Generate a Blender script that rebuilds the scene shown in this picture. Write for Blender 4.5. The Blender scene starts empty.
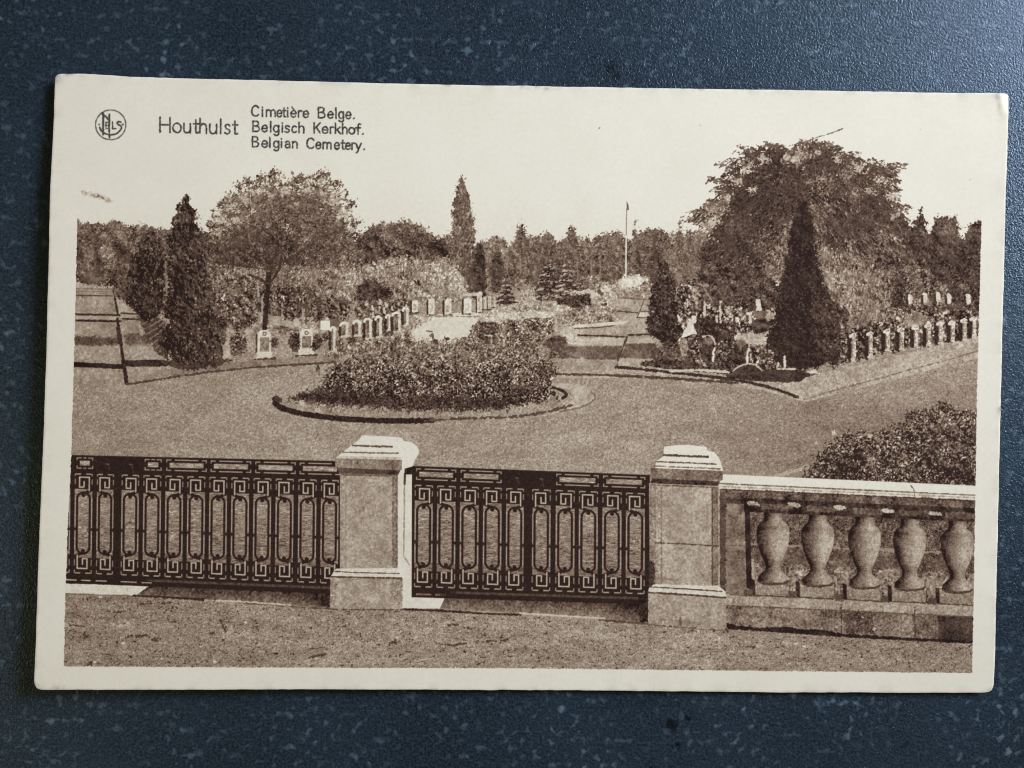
import bpy, math
import numpy as np
# a used picture postcard lying on a dark speckled countertop, lit by a window at the upper right
scene = bpy.context.scene
col = scene.collection

# ---------------------------------------------------------------- camera, world, lamps, exposure
CAM_ROT = np.array([0.008056587534621556, -0.030452999770001796, 0.017813159901798634])   # rotation vector
CAM_POS = np.array([-0.007195603199602357, -0.0008612047880364305, 0.15227302621567135])
HFOV = 52.0

def rotmat(w):
    t = np.linalg.norm(w); k = w/t
    K = np.array([[0, -k[2], k[1]], [k[2], 0, -k[0]], [-k[1], k[0], 0]])
    return np.eye(3)+np.sin(t)*K+(1-np.cos(t))*K@K

RM = rotmat(CAM_ROT)
cd = bpy.data.cameras.new('camera'); cam = bpy.data.objects.new('camera', cd); col.objects.link(cam)
cd.sensor_fit = 'HORIZONTAL'; cd.angle = math.radians(HFOV); cd.clip_start = .005; cd.clip_end = 20
import mathutils
M4 = mathutils.Matrix.Identity(4)
for i in range(3):
    for j in range(3): M4[i][j] = float(RM[i, j])
    M4[i][3] = float(CAM_POS[i])
cam.matrix_world = M4
scene.camera = cam
scene.cycles.filter_width = 1.1
scene.render.resolution_x = 1024; scene.render.resolution_y = 768

world = bpy.data.worlds.new('World'); scene.world = world; world.use_nodes = True
bg = world.node_tree.nodes['Background']
bg.inputs['Color'].default_value = (1.0, .84, .54, 1); bg.inputs['Strength'].default_value = .10

def area(name, loc, size, power, colr, target=(0, 0, 0)):
    ld = bpy.data.lights.new(name, 'AREA'); ld.shape = 'RECTANGLE'; ld.size, ld.size_y = size
    ld.energy = power; ld.color = colr
    o = bpy.data.objects.new(name, ld); col.objects.link(o)
    o.location = loc
    d = mathutils.Vector(target)-mathutils.Vector(loc)
    o.rotation_euler = d.to_track_quat('-Z', 'Y').to_euler()
    return o
win = area('window_light', (.42, .25, .335), (.28, .24), .635, (.81, .885, 1.0), (.03, .05, 0))
win.data.spread = math.radians(50)
area('room_lamp', (-.36, -.10, .30), (.12, .12), .23, (1.0, .80, .36))

vs = scene.view_settings
scene.display_settings.display_device = 'sRGB'
vs.view_transform = 'Standard'; vs.look = 'None'; vs.exposure = 0; vs.gamma = 1; vs.use_curve_mapping = False
# ---------------------------------------------------------------- the print
# The postcard carries a printed photograph.  Its ink is worked out here as a
# tone per point of the card (1 = bare paper, 0.2 = full ink) plus the number
# of the printed thing each point belongs to.  Coordinates are those of the
# print as measured on the card.
import numpy as np
S = 2
CW, CH = 1024*S, 768*S
YY, XX = np.mgrid[0:CH, 0:CW].astype(np.float32)
XX = (XX+.5)/S; YY = (YY+.5)/S
T = np.ones((CH, CW), np.float32)
ID = np.zeros((CH, CW), np.int32)
NAMES = [('', '')]

def reg(name, label=''):
    NAMES.append((name, label)); return len(NAMES)-1

_nc = {}
def N(sx, k=0, sy=None):
    """smooth value noise over the whole print, mean 0, deviation 1"""
    sy = sy or sx
    key = (sx, sy, k)
    if key in _nc: return _nc[key]
    r = np.random.default_rng(int(sx*977+sy*131+k*7919) % 2**31)
    gw, gh = int(1024/sx)+4, int(768/sy)+4
    g = r.standard_normal((gh, gw)).astype(np.float32)
    def ax(n, s, m):
        c = (np.arange(n)+.5)/S/s + .5
        i = np.minimum(c.astype(int), m-2); f = (c-i).astype(np.float32)
        return i, f*f*(3-2*f)
    iy, fy = ax(CH, sy, gh); ix, fx = ax(CW, sx, gw)
    a = g[:, ix]*(1-fx)+g[:, ix+1]*fx
    o = a[iy]*(1-fy)[:, None]+a[iy+1]*fy[:, None]
    o = (o-o.mean())/o.std()
    _nc[key] = o
    return o

def NR(ang, w, l, sl, k=0):
    """noise drawn out along a direction: w across, l along"""
    r = np.random.default_rng(900+k)
    g = r.standard_normal((256, 256)).astype(np.float32)
    c, s_ = np.cos(ang), np.sin(ang)
    x, y = XX[sl], YY[sl]
    u = (x*c+y*s_)/l+600; v = (-x*s_+y*c)/w+1200
    iu, iv = np.floor(u).astype(int), np.floor(v).astype(int)
    fu, fv = u-iu, v-iv
    fu = fu*fu*(3-2*fu); fv = fv*fv*(3-2*fv)
    G = lambda a, b: g[b % 256, a % 256]
    return 1.5*((G(iu, iv)*(1-fu)+G(iu+1, iv)*fu)*(1-fv)+(G(iu, iv+1)*(1-fu)+G(iu+1, iv+1)*fu)*fv)

_ec = {}
def emboss(cs, k=0, d=None):
    """lit and shaded sides of clumps, the light from the upper right"""
    key = (cs, k)
    if key in _ec: return _ec[key]
    n = N(cs, k)+.5*N(cs*.5, k+1)
    d = max(1, int((d or cs*.35)*S))
    e = n-np.roll(np.roll(n, d, 0), -d, 1)
    e = -e/e.std()
    _ec[key] = e
    return e

def box(pts, pad):
    p = np.asarray(pts, float)
    x0, y0 = p.min(0)-pad; x1, y1 = p.max(0)+pad
    return (slice(max(0, int(y0*S)), min(CH, int(y1*S)+2)), slice(max(0, int(x0*S)), min(CW, int(x1*S)+2)))

def smooth(pts, closed=True, n=6):
    p = np.asarray(pts, float)
    if closed: q = np.vstack([p[-1], p, p[0], p[1]])
    else: q = np.vstack([2*p[0]-p[1], p, 2*p[-1]-p[-2]])
    out = []
    for i in range(1, len(q)-2):
        a, b, c, d = q[i-1:i+3]
        for t in np.arange(n)/n:
            out.append(.5*((2*b)+(c-a)*t+(2*a-5*b+4*c-d)*t*t+(3*b-a-3*c+d)*t**3))
    if not closed: out.append(q[-2])
    return np.array(out)

def segdist(x, y, p, closed):
    d = np.full(x.shape, 1e9, np.float32)
    m = len(p) if closed else len(p)-1
    for i in range(m):
        ax, ay = p[i]; bx, by = p[(i+1) % len(p)]
        vx, vy = bx-ax, by-ay; L = vx*vx+vy*vy+1e-12
        t = np.clip(((x-ax)*vx+(y-ay)*vy)/L, 0, 1)
        d = np.minimum(d, (x-ax-t*vx)**2+(y-ay-t*vy)**2)
    return np.sqrt(d)

def sdf(pts, sl):
    x, y = XX[sl], YY[sl]
    p = np.asarray(pts, float)
    d = segdist(x, y, p, True)
    ins = np.zeros(x.shape, bool)
    for i in range(len(p)):
        ax, ay = p[i]; bx, by = p[(i+1) % len(p)]
        if ay == by: continue
        c = ((ay > y) != (by > y)) & (x < (bx-ax)*(y-ay)/(by-ay)+ax)
        ins ^= c
    return np.where(ins, -d, d)

def lay(sl, a, tone, idn=None):
    T[sl] = T[sl]*(1-a)+np.clip(tone, .15, 1.02)*a
    if idn: ID[sl][a > .5] = idn

def fill(pts, tone, idn=None, grain=.05, aa=.6, edge=0, gs=1.1, patch=.03, op=1, gx=0, gy=0):
    """an area of one tone with the grain of the print"""
    sl = box(pts, 3+edge*2)
    sd = sdf(pts, sl)
    if edge: sd = sd+edge*(.3*N(4, 3)[sl]+.45*N(1.5, 4)[sl])
    a = np.clip(.5-sd/aa, 0, 1)*op
    p = np.asarray(pts, float); c = p.mean(0)
    t = tone+grain*(.7*N(gs, 1)[sl]+.5*N(gs*2, 2)[sl])+patch*N(9, 5)[sl]
    if gx: t = t+gx*(XX[sl]-c[0])
    if gy: t = t+gy*(YY[sl]-c[1])
    lay(sl, a, t, idn)

def stroke(pts, w, tone, idn=None, grain=.03, op=1, soft=.7, rough=0, curve=False):
    if curve: pts = smooth(pts, False)
    sl = box(pts, w+3)
    d = segdist(XX[sl], YY[sl], np.asarray(pts, float), False)
    if rough: d = d+rough*(.4*N(3, 6)[sl]+.45*N(1.3, 7)[sl])
    a = np.clip(.5-(d-w/2)/soft, 0, 1)*op
    lay(sl, a, tone+grain*N(1.1, 1)[sl], idn)

def foliage(pts, base, idn=None, leaf=.13, clump=.07, cs=9, ls=1.5, edge=2.2, gx=0, gy=0, hole=0, hdep=12,
            op=1, k=0, sm=True, soft=1.0, lo=.17, spark=0, an=1, ang=None):
    """leaves: an uneven outline, clumps lit on their upper right, leaf sized light and dark"""
    q = smooth(pts) if sm else np.asarray(pts, float)
    sl = box(q, 6+edge*2)
    sd = sdf(q, sl)
    e = sd+edge*(.42*N(5, k+11)[sl]+.5*N(2, k+12)[sl]+.55*N(1.05, k+13)[sl])
    a = np.clip(.5-e/(soft+.35*edge), 0, 1)
    if hole:
        h = N(5, k+14)[sl]+.8*N(2.2, k+15)[sl]
        hh = np.clip((h-(2.1-hole*1.6))*1.6, 0, 1)*np.clip((sd+hdep)/6, 0, 1)
        a = a*(1-hh)
    a = a*op
    if ang is None:
        tex = .55*N(ls*.85, k+1, ls*.85*an)[sl]+.2*N(ls*1.7, k+2, ls*1.7*an)[sl]+.5*N(.95, k+3)[sl]
    else:
        tex = .42*NR(ang, 1.1, 3.4, sl, k)+.3*NR(ang+.4, 1.6, 5, sl, k+1)+.25*N(1.7, k+2)[sl]+.55*N(.9, k+3)[sl]
    tex = np.where(tex > 0, tex*1.15, tex*.85)
    t = base+clump*.78*emboss(cs, k)[sl]+clump*.55*N(cs*2.3, k+6)[sl]+.98*leaf*tex*(1+.2*N(cs, k+5)[sl])
    c = q.mean(0)
    t = t+gx*(XX[sl]-c[0])+gy*(YY[sl]-c[1])
    if spark: t = t+spark*np.clip(N(1.6, k+8)[sl]-1.3, 0, 1)
    lay(sl, a, np.maximum(t, lo), idn)

def spray(rr, a, b, rise, idn, t0=.35, n=18, tones=(.22, .42), wid=(1.2, 2.2), jit=1.8, droop=(.3, 1.)):
    """one branch: leaves strewn along an arching line that hangs at its end"""
    a = np.array(a, float); b = np.array(b, float); m = (a+b)/2-np.array([0, rise])
    for t in np.linspace(t0, 1, n):
        q = a*(1-t)**2+2*m*t*(1-t)+b*t*t+rr.normal(0, jit*(1.25-.5*t), 2)
        d = 2*(m-a)*(1-t)+2*(b-m)*t; d /= np.hypot(*d)+1e-6
        d = d+np.array([0, rr.uniform(*droop)]); d /= np.hypot(*d)
        L = rr.uniform(2, 4.6)
        stroke([q-d*L*.4, q+d*L*.6], rr.uniform(*wid)*(1.1-.35*t), rr.uniform(*tones), idn, rough=.55, op=.9)

def arc(cx, cy, rx, ry, a0, a1, n=10):
    t = np.radians(np.linspace(a0, a1, n))
    return [(cx+rx*np.cos(u), cy+ry*np.sin(u)) for u in t]

# ---- the ground of the view and its sky
FRAME = [(77.5, 205), (75.5, 290), (73, 384), (71, 455), (67.5, 530), (65.2, 590), (63.5, 666.3), (160, 667), (256, 667.6), (512, 668.2),
         (640, 669.6), (768, 671), (880, 672), (972, 673), (973.7, 600), (975.3, 500), (977.2, 384), (980, 280), (981.5, 225), (983, 150), (984, 118),
         (800, 116), (600, 113), (380, 110), (372, 154), (250, 152), (79.5, 160)]

def paint():
    sky = reg('sky', 'pale sky of the print fading into the bare paper')
    gravel = reg('gravel_drive', 'grainy gravel drive filling the middle of the print')
    f = box(FRAME, 2)
    sdF = sdf(FRAME, f)
    # sky: the faintest veil of tone, none at all towards the top
    a = np.clip(.5-sdF/.8, 0, 1)
    veil = .035*np.clip((YY[f]-190)/90, 0, 1)
    lay(f, a, 1-veil-.008*N(1.2, 31)[f]*np.clip((YY[f]-150)/90, 0, 1), None)
    ID[f][a > .5] = sky
    # gravel
    gr = [(60, 281), (300, 286), (560, 280), (700, 285), (990, 300), (990, 690), (40, 690)]
    sl = box(gr, 2)
    sd = sdf(gr, sl)
    a = np.clip(.5-sd, 0, 1)
    y = YY[sl]; x = XX[sl]
    t = .65+.0*y
    t += .052*N(1.05, 41)[sl]+.026*N(1.8, 42, 1.2)[sl]+.01*N(5, 43, 2)[sl]+.018*N(26, 44, 9)[sl]
    t += .03*np.clip((x-75)/250, -1, 1)*(x < 330)-.12*np.clip((x-640)/260, 0, 1)*np.clip((y-375)/50, 0, 1)-.03*np.clip((230-x)/150, 0, 1)*np.clip((y-385)/40, 0, 1)+.025*np.exp(-((x-560)/150)**2-((y-425)/40)**2)
    lay(sl, a, t, gravel)
    left_lawn(); middle_ground(); far_trees(); left_trees(); centre_beds(); right_side(); graves(); bed_and_hedge()
    right_bush(); gates(); balustrade(); pillars(); foreground(); lettering()
    # the rough edge of the printed area; nothing is printed outside it
    out = np.ones((CH, CW), np.float32)
    sd = sdF+.16*N(1.0, 51)[f]+.12*N(3, 52)[f]
    out[f] = np.clip(.5+sd/.9, 0, 1)
    keep = LETTER[0] > 0
    out[keep] = 0
    T[:] = T*(1-out)+out
    ID[(out > .5)] = 0
    # the hard contrast of the old print
    T[:] = np.where(T < .95, T-.012*np.sin(2*np.pi*(np.clip(T, .15, .95)-.15)/.8), T)
    T[:] = np.clip(T, .14, 1.03)

def left_lawn():
    lw = reg('lawn', 'striped lawn beside the tall cypresses')
    fill([(70, 280.5), (112, 281), (114, 290), (121, 300), (131, 318), (141, 332), (156, 353), (170, 366), (215, 362), (240, 366), (127, 384.5), (70, 384)], .66, lw, grain=.055, gs=1.2)
    fill([(70, 280.5), (111, 281), (112.5, 288), (70, 287.5)], .76, lw)
    fill([(117, 299), (124, 299), (131, 318), (120, 318)], .74, lw)
    for yy, w, t, x0, x1 in ((289, .9, .5, 72, 117), (291.4, .8, .52, 72, 119), (295.6, 1.3, .36, 72, 118), (314.6, 1.9, .24, 72, 119.5), (313.6, 1.6, .28, 121, 138), (320.8, 2.1, .22, 72, 121), (319.2, 1.8, .25, 123, 144)):
        stroke([(x0, yy-.4), (x1, yy+.5)], w, t, lw, rough=.25)
    fill([(72, 316), (119, 316.6), (121, 319.4), (72, 319)], .74, lw)
    fill([(72, 336.5), (122, 338), (123, 345.5), (72, 345.5)], .38, lw, edge=1.4, grain=.06, aa=2)
    fill([(124, 334), (146, 334), (157, 344), (126, 345.5)], .42, lw, edge=1.2, grain=.06, aa=2)
    fill([(72, 361.8), (122, 364.4), (125, 369.2), (72, 367)], .22, lw, edge=.35, grain=.03)
    fill([(124, 360.4), (160, 359.6), (178, 362), (165, 366.4), (126, 366.6)], .22, lw, edge=.35, grain=.03)
    fill([(165, 364), (176, 361), (215, 359), (222, 362), (205, 366), (176, 368.5)], .24, lw, edge=.8, grain=.04)
    for a, b, w in (((111.6, 283), (113.4, 291), 1), ((113.2, 290), (115, 300), 1.3), ((115, 299), (117.6, 314), 1.8), ((117.4, 319), (120.2, 338), 2.6), ((120, 336), (123.4, 362), 3.2), ((123.2, 360), (126.6, 383.5), 3.8)):
        stroke([a, b], w, .22, lw, rough=.4)
    stroke([(118, 328), (119.4, 342)], 3.6, .27, lw, rough=.7)
    # shaded, raked ground under the young cypress
    fill([(138, 318), (152, 314), (166, 322), (166, 352), (172, 364), (158, 354), (146, 336)], .33, lw, grain=.05, edge=1)
    for i in range(8):
        stroke([(140+i*3.2, 325+i*4.6), (152+i*2.2, 320+i*4.4), (164+i*.8, 312+i*4.6)], 1.3, .6, lw, rough=.5, op=.7)
    e = [(126, 384.4), (140, 382.4), (158, 379.5), (180, 376), (205, 372.6), (230, 369.8), (256, 367.2), (300, 364.5), (335, 362)]
    fill([(130, 380), (165, 369), (210, 364), (262, 360), (335, 354), (340, 361), (300, 364), (256, 366.5), (215, 370.5), (165, 377.6)], .58, lw, grain=.06, edge=.8)
    stroke(e, 2, .33, lw, rough=.6, curve=True)

def middle_ground():
    p = reg('path', 'sunlit pale path running back between the graves')
    fill(smooth([(398, 340), (420, 322), (432, 316), (470, 312), (487, 316), (482, 326), (468, 336), (450, 344), (410, 347)]), .93, p, grain=.025, edge=.8, patch=.01)
    stroke([(427, 331), (432, 331.6)], 1.5, .45, p)
    # central walk
    fill([(585, 286), (640, 283), (690, 283), (700, 378), (555, 378), (560, 330)], .72, p, grain=.05)
    fill([(568, 338.5), (624, 338), (622, 345), (566, 345)], .8, p, grain=.04, edge=.5)
    fill([(567, 346), (622, 346), (619, 360), (556, 358.5)], .45, p, grain=.06, edge=.8)
    fill([(628, 338), (652, 338), (654, 343), (626, 344)], .78, p, edge=.5)
    fill([(626, 343.5), (656, 343), (660, 359), (620, 358)], .44, p, grain=.05, edge=.6)
    stroke([(578, 335.3), (600, 335.8), (627, 337)], 1.9, .27, p, rough=.4)
    stroke([(629, 335.2), (653, 334)], 1.9, .27, p, rough=.4)
    stroke([(627, 337), (622, 350), (616.5, 364)], 2.2, .32, p, rough=.5)
    stroke([(596, 311), (620, 311.3), (638, 313)], 1.4, .35, p, rough=.4)
    stroke([(640, 311.2), (650, 311.2)], 1.2, .4, p)
    stroke([(637, 317.5), (648, 318)], 1.1, .4, p)
    stroke([(644, 300), (640, 311), (637, 318)], 1, .4, p)
    stroke([(615, 297.4), (646, 299.5)], 1.2, .42, p)
    fill([(640, 312.5), (648, 312.5), (647, 317), (638, 316.5)], .85, p)
    # lines at the far side of the round drive
    LOWK = [(556, 374), (590, 374.8), (618, 375.4), (660, 377.6), (700, 380), (738, 383)]
    stroke(LOWK, 2.4, .32, p, rough=.6)
    fill([(555, 359), (618, 361), (616, 366), (640, 369), (700, 375), (690, 377), (600, 373.5), (555, 372.5)], .68, p, grain=.06)

def far_trees():
    w = reg('woodland', 'dim line of trees closing the view along the horizon')
    foliage([(70, 224), (85, 222), (100, 224), (115, 221), (128, 226), (141, 224), (160, 229), (180, 226), (200, 230), (215, 240), (215, 282), (180, 285), (70, 280)], .41, w, leaf=.12, clump=.06, edge=1.4, gy=-.0034)
    foliage([(84, 246), (100, 243), (114, 250), (118, 270), (108, 279), (92, 280), (80, 270)], .43, w, leaf=.12, clump=.08, edge=1.5, k=2)
    foliage([(90, 264), (98, 258), (102, 278), (88, 280)], .3, w, leaf=.08, edge=1)
    foliage([(352, 246), (368, 236), (378, 226), (392, 223), (405, 221), (420, 225), (432, 233), (440, 240), (450, 235), (470, 246), (490, 238), (505, 240),
             (508, 246), (516, 236), (521, 226), (526, 236), (540, 236), (548, 233), (556, 240), (565, 238), (571, 229), (577, 236), (588, 241), (602, 235), (618, 233), (626, 238),
             (640, 238), (655, 235), (675, 234), (690, 232), (705, 233), (720, 250), (720, 286), (640, 286), (560, 284), (480, 290), (420, 300), (352, 300)],
            .49, w, leaf=.12, clump=.07, cs=8, edge=2.2, k=4, gy=-.0025)
    for x, yt, b in ((522, 224, 8), (545, 234, 5), (572, 227, 8), (608, 234, 9), (496, 239, 7), (635, 221, 2.5), (680, 221, 3.2), (690, 233, 6), (536, 240, 5), (588, 238, 6), (618, 232, 5)):
        foliage([(x, yt-2), (x+b*.5, yt+9), (x+b, yt+24), (x+b*.9, yt+50), (x-b*.9, yt+50), (x-b, yt+24), (x-b*.5, yt+9)], .44, w, leaf=.1, clump=.05, cs=5, edge=1.5, k=int(x) % 5)
    # pale trunks and openings in the wood
    for x, y0, y1 in ((591, 255, 285), (549, 250, 262), (507, 262, 290), (600, 252, 276), (520, 250, 275), (640, 252, 276), (577, 262, 280)):
        stroke([(x, y0), (x+.6, y1)], 1.1, .62, w, rough=.4, op=.7)
    d = reg('tree', 'broad dark rounded tree behind the flagpole')
    foliage([(632, 262), (633, 246), (637, 236), (645, 230), (655, 228), (664, 231), (668, 241), (669, 262), (662, 280), (640, 278)], .4, d, leaf=.1, clump=.06, edge=1.4, k=3)
    d = reg('tree', 'dark trees left of the slim poplar')
    foliage([(357, 236), (372, 228), (384, 223), (398, 222), (416, 225), (430, 234), (445, 240), (452, 250), (440, 262), (400, 266), (362, 262)], .36, d, leaf=.11, clump=.07, edge=2, k=1, gy=-.002)
    d = reg('poplar', 'slim poplar standing above the treeline')
    foliage([(461.5, 176), (466, 186), (470, 203), (474, 222), (475, 240), (472, 258), (464, 266), (455, 256), (452, 240), (452, 218), (454, 200), (457, 186)], .44, d, leaf=.12, clump=.03, cs=6, edge=1.5, an=1.6, k=2)
    d = reg('cypress', 'narrow dark cypresses beside the poplar')
    for q, t in (([(479, 244), (484, 252), (486, 270), (486, 296), (474, 297), (472, 275), (474, 254)], .28), ([(498, 250), (502, 258), (504, 276), (500, 290), (491, 290), (492, 262)], .33),
                 ([(468, 266), (474, 276), (474, 294), (462, 296), (461, 278)], .33)):
        foliage(q, t, d, leaf=.07, clump=.04, cs=5, edge=1)
    d = reg('flagpole', 'white flagpole with a small dark flag')
    stroke([(626.6, 209), (626.2, 240)], 1.1, .62, d)
    stroke([(626.2, 236), (625.8, 279)], 1.5, .98, d)
    fill([(626.6, 201), (628.4, 205), (629, 210), (626.8, 210)], .4, d, patch=0)

def left_trees():
    d = reg('conifer', 'smaller dark conifer left of the tall cypress')
    foliage([(116, 262), (124, 254), (130, 258), (136, 272), (136, 300), (126, 302), (114, 290), (113, 275)], .36, d, leaf=.1, clump=.06, cs=6, edge=1.4)
    foliage([(149, 231), (156, 238), (161, 252), (165, 272), (167, 292), (165, 306), (158, 316), (147, 321), (137, 314), (128, 304), (126, 288), (130, 268), (137, 250), (143, 237)],
            .235, d, leaf=.10, clump=.05, cs=5, edge=1.4, spark=.3, k=1, an=1.8)
    stroke([(165.5, 262), (167.5, 302)], 3, .62, d, rough=1.3, op=.8)
    # broad tree with an open crown
    b = reg('shrub', 'pale shrubs under the broad open tree')
    foliage([(205, 262), (230, 256), (270, 262), (300, 252), (330, 258), (352, 262), (361, 280), (356, 300), (330, 312), (290, 310), (240, 300), (208, 300)], .5, b, leaf=.16, clump=.07, cs=8, edge=2, k=5)
    foliage([(304, 262), (325, 256), (345, 262), (358, 276), (356, 296), (340, 304), (318, 296)], .6, b, leaf=.17, clump=.08, cs=7, edge=2, k=6, an=1.4)
    foliage([(258, 292), (275, 284), (300, 288), (320, 292), (345, 302), (350, 316), (310, 322), (262, 314)], .37, b, leaf=.16, clump=.06, cs=6, edge=2, k=2)
    fill([(210, 312), (256, 316), (330, 318), (330, 334), (256, 336), (212, 330)], .63, None, grain=.11, gs=1.6, edge=1, patch=.06)
    for x0, y0, x1, y1 in ((270, 314, 300, 316), (268, 328, 302, 331), (300, 320, 330, 322)):
        stroke([(x0, y0), (x1, y1)], 1.8, .33, b, rough=1.0, op=.8)
    fill([(270, 316), (300, 318), (300, 327), (270, 325)], .74, None, grain=.06, edge=.8)
    for x, y, rx, ry in ((290, 313, 7, 8), (317, 312, 6, 9), (268, 303, 6, 6), (330, 306, 6, 8), (280, 296, 7, 6), (304, 298, 5, 7), (345, 312, 7, 6)):
        foliage(arc(x, y, rx, ry, 0, 330, 9), .32, b, leaf=.19, clump=.12, cs=4, edge=1.4, spark=.3, k=int(x) % 7)
    for x, y0, y1 in ((303, 308, 322), (282, 304, 316), (246, 282, 292), (258, 284, 296), (262, 296, 312)):
        stroke([(x, y0), (x+.4, y1)], 1.8, .74, b, rough=.7, op=.85)
    t = reg('tree', 'broad tree with an open leafy crown and one bare trunk')
    foliage([(212, 246), (217, 228), (222, 214), (232, 202), (244, 196), (258, 190), (270, 187), (283, 190), (297, 187), (312, 190), (323, 187), (331, 194), (338, 202), (341, 214),
             (350, 226), (354, 240), (352, 256), (338, 264), (322, 268), (304, 264), (286, 270), (266, 266), (246, 268), (226, 264), (212, 260)],
            .40, t, leaf=.18, clump=.06, cs=8, edge=4, hole=.6, hdep=24, k=3, gy=-.0016)
    foliage([(207, 248), (220, 234), (245, 224), (268, 228), (290, 236), (304, 250), (300, 262), (275, 268), (250, 266), (220, 264)], .29, t, leaf=.12, clump=.04, cs=8, edge=5, k=4, op=.85)
    foliage([(300, 240), (330, 230), (352, 240), (352, 258), (330, 264), (305, 260)], .38, t, leaf=.16, clump=.05, cs=7, edge=4, k=5, op=.7)
    for q in ([(216, 222), (222, 206), (238, 196), (250, 205), (236, 216)], [(238, 196), (262, 184), (280, 192), (262, 204)], [(300, 184), (322, 180), (338, 194), (322, 202), (305, 198)]):
        foliage(q, .62, t, leaf=.2, clump=.08, cs=5, edge=4, hole=.5, hdep=30, k=1, op=.5)
    rl = np.random.default_rng(8)
    for i in range(11):
        an = np.radians(-160+i*14+rl.normal(0, 4)); L = rl.uniform(35, 68)
        x0, y0 = 270+rl.normal(0, 2), 272-i % 3*4
        P = [(x0+L*f*np.cos(an)*1.15+rl.normal(0, 1.2), y0+L*f*np.sin(an)+rl.normal(0, 1.2)) for f in (0, .35, .7, 1)]
        stroke(P, 1.5, .26, t, rough=.4, op=.6, curve=True)
    cr = smooth([(207, 246), (212, 226), (216, 210), (226, 198), (240, 190), (256, 183), (268, 178), (284, 181), (298, 178), (312, 182), (326, 179), (336, 188), (345, 198), (348, 212), (356, 224), (357, 240)], False, 5)
    for x, y in cr:
        for j in range(2):
            cx, cy = 278+rl.normal(0, 30), 240+rl.normal(0, 18)
            f = rl.uniform(.78, 1.05)
            e = (cx+(x-cx)*f, cy+(y-cy)*f); L = np.hypot(e[0]-cx, e[1]-cy)
            spray(rl, (cx, cy), e, L*rl.uniform(0, .12), t, t0=.5, n=int(L*.13)+3, tones=(.26, .6), wid=(.9, 1.9), jit=3, droop=(-.6, .8))
    for x, y, r in ((232, 206, 4), (246, 199, 4), (259, 191, 3.4), (286, 190, 3.4), (307, 190, 3.4), (334, 200, 4), (344, 214, 3.6), (224, 222, 4), (219, 233, 3), (270, 196, 2.6), (322, 194, 3), (296, 204, 2.4), (252, 212, 2.6), (236, 220, 2.6), (350, 228, 3)):
        foliage(arc(x, y, r*1.3, r, 0, 330, 9), .82, None, leaf=.14, clump=.02, cs=4, edge=r*.75, k=int(x) % 6, op=.8)
    for x, y in ((262, 178), (273, 174), (322, 174), (240, 186), (351, 204), (222, 205), (300, 178), (336, 184), (212, 226), (356, 222), (249, 182), (312, 177)):
        foliage(arc(x, y, 4.5, 3.2, 0, 330, 9), .45, t, leaf=.2, clump=.03, cs=4, edge=2.6, k=int(x) % 5)
    stroke([(264.5, 328), (266, 312), (267, 296), (268, 284), (268.5, 274)], 5, .22, t, curve=True, rough=.5)
    stroke([(268.5, 284), (275, 276), (280, 266), (281.5, 257)], 2.4, .25, t, curve=True, rough=.4)
    stroke([(267, 284), (258, 278), (250, 275)], 2.4, .27, t, curve=True, rough=.4)
    stroke([(271.5, 322), (271, 300)], 1.3, .62, t, rough=.5, op=.6)
    for x, y0, y1 in ((306, 298, 324), (298, 302, 318), (320, 296, 310)):
        stroke([(x, y0), (x, y1)], 1.2, .32, t)
    s = reg('shrub', 'rounded shrub between the cypress and the bare trunk')
    foliage([(231, 300), (236, 290), (244, 286), (251, 292), (256, 306), (256, 322), (246, 329), (232, 328), (226, 318)], .36, s, leaf=.15, clump=.12, cs=5, edge=1.6, spark=.4)
    foliage([(214, 292), (224, 286), (232, 296), (230, 322), (220, 330), (214, 318)], .43, s, leaf=.17, clump=.09, cs=5, edge=1.6, spark=.4, k=3)
    foliage([(230, 340), (236, 332), (245, 335), (246, 350), (238, 355), (230, 352)], .36, s, leaf=.17, clump=.08, cs=4, edge=1.6, k=1)
    d = reg('cypress', 'tall dark cypress at the corner of the lawn')
    fill([(160, 362), (215, 352), (232, 360), (214, 368), (180, 370)], .3, d, edge=1.5)
    foliage([(186.5, 193), (190, 202), (195, 212), (198, 224), (202, 232), (204, 246), (207, 256), (208, 272), (211, 284), (214, 296), (216, 312), (221, 324), (226, 336), (228, 350), (222, 358),
             (206, 362), (190, 364), (175, 360), (163, 352), (159, 342), (161, 330), (168, 322), (163, 312), (166, 298), (169, 284), (167, 268), (170, 254), (169, 240), (173, 226), (177, 212), (182, 202)],
            .25, d, leaf=.085, clump=.07, cs=4, edge=1.7, spark=.3, k=2, gx=.0012, an=2)
    fill([(222, 345), (229, 338), (231, 356), (224, 360)], .8, d, edge=1, op=.8)
    foliage([(420, 288), (438, 276), (450, 290), (445, 300), (424, 300)], .5, None, leaf=.16)
    m = reg('shrub', 'sunlit pale shrubs behind the back row of stones')
    foliage([(357, 272), (370, 262), (392, 258), (415, 258), (438, 256), (455, 260), (464, 274), (466, 296), (440, 303), (410, 302), (380, 300), (360, 292)], .56, m, leaf=.17, clump=.08, cs=7, edge=2, k=7, an=1.3)
    foliage([(358, 286), (368, 281), (382, 284), (392, 292), (385, 303), (360, 303)], .29, m, leaf=.09, clump=.05, cs=5, edge=1.5)
    foliage([(425, 268), (446, 262), (460, 274), (463, 294), (440, 298), (424, 290)], .66, m, leaf=.17, clump=.07, cs=7, edge=2, k=8, an=1.3)
    foliage([(358, 304), (380, 300), (410, 300), (412, 312), (395, 318), (358, 318)], .42, m, leaf=.18, clump=.07, cs=5, edge=1.6, k=9)

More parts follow.
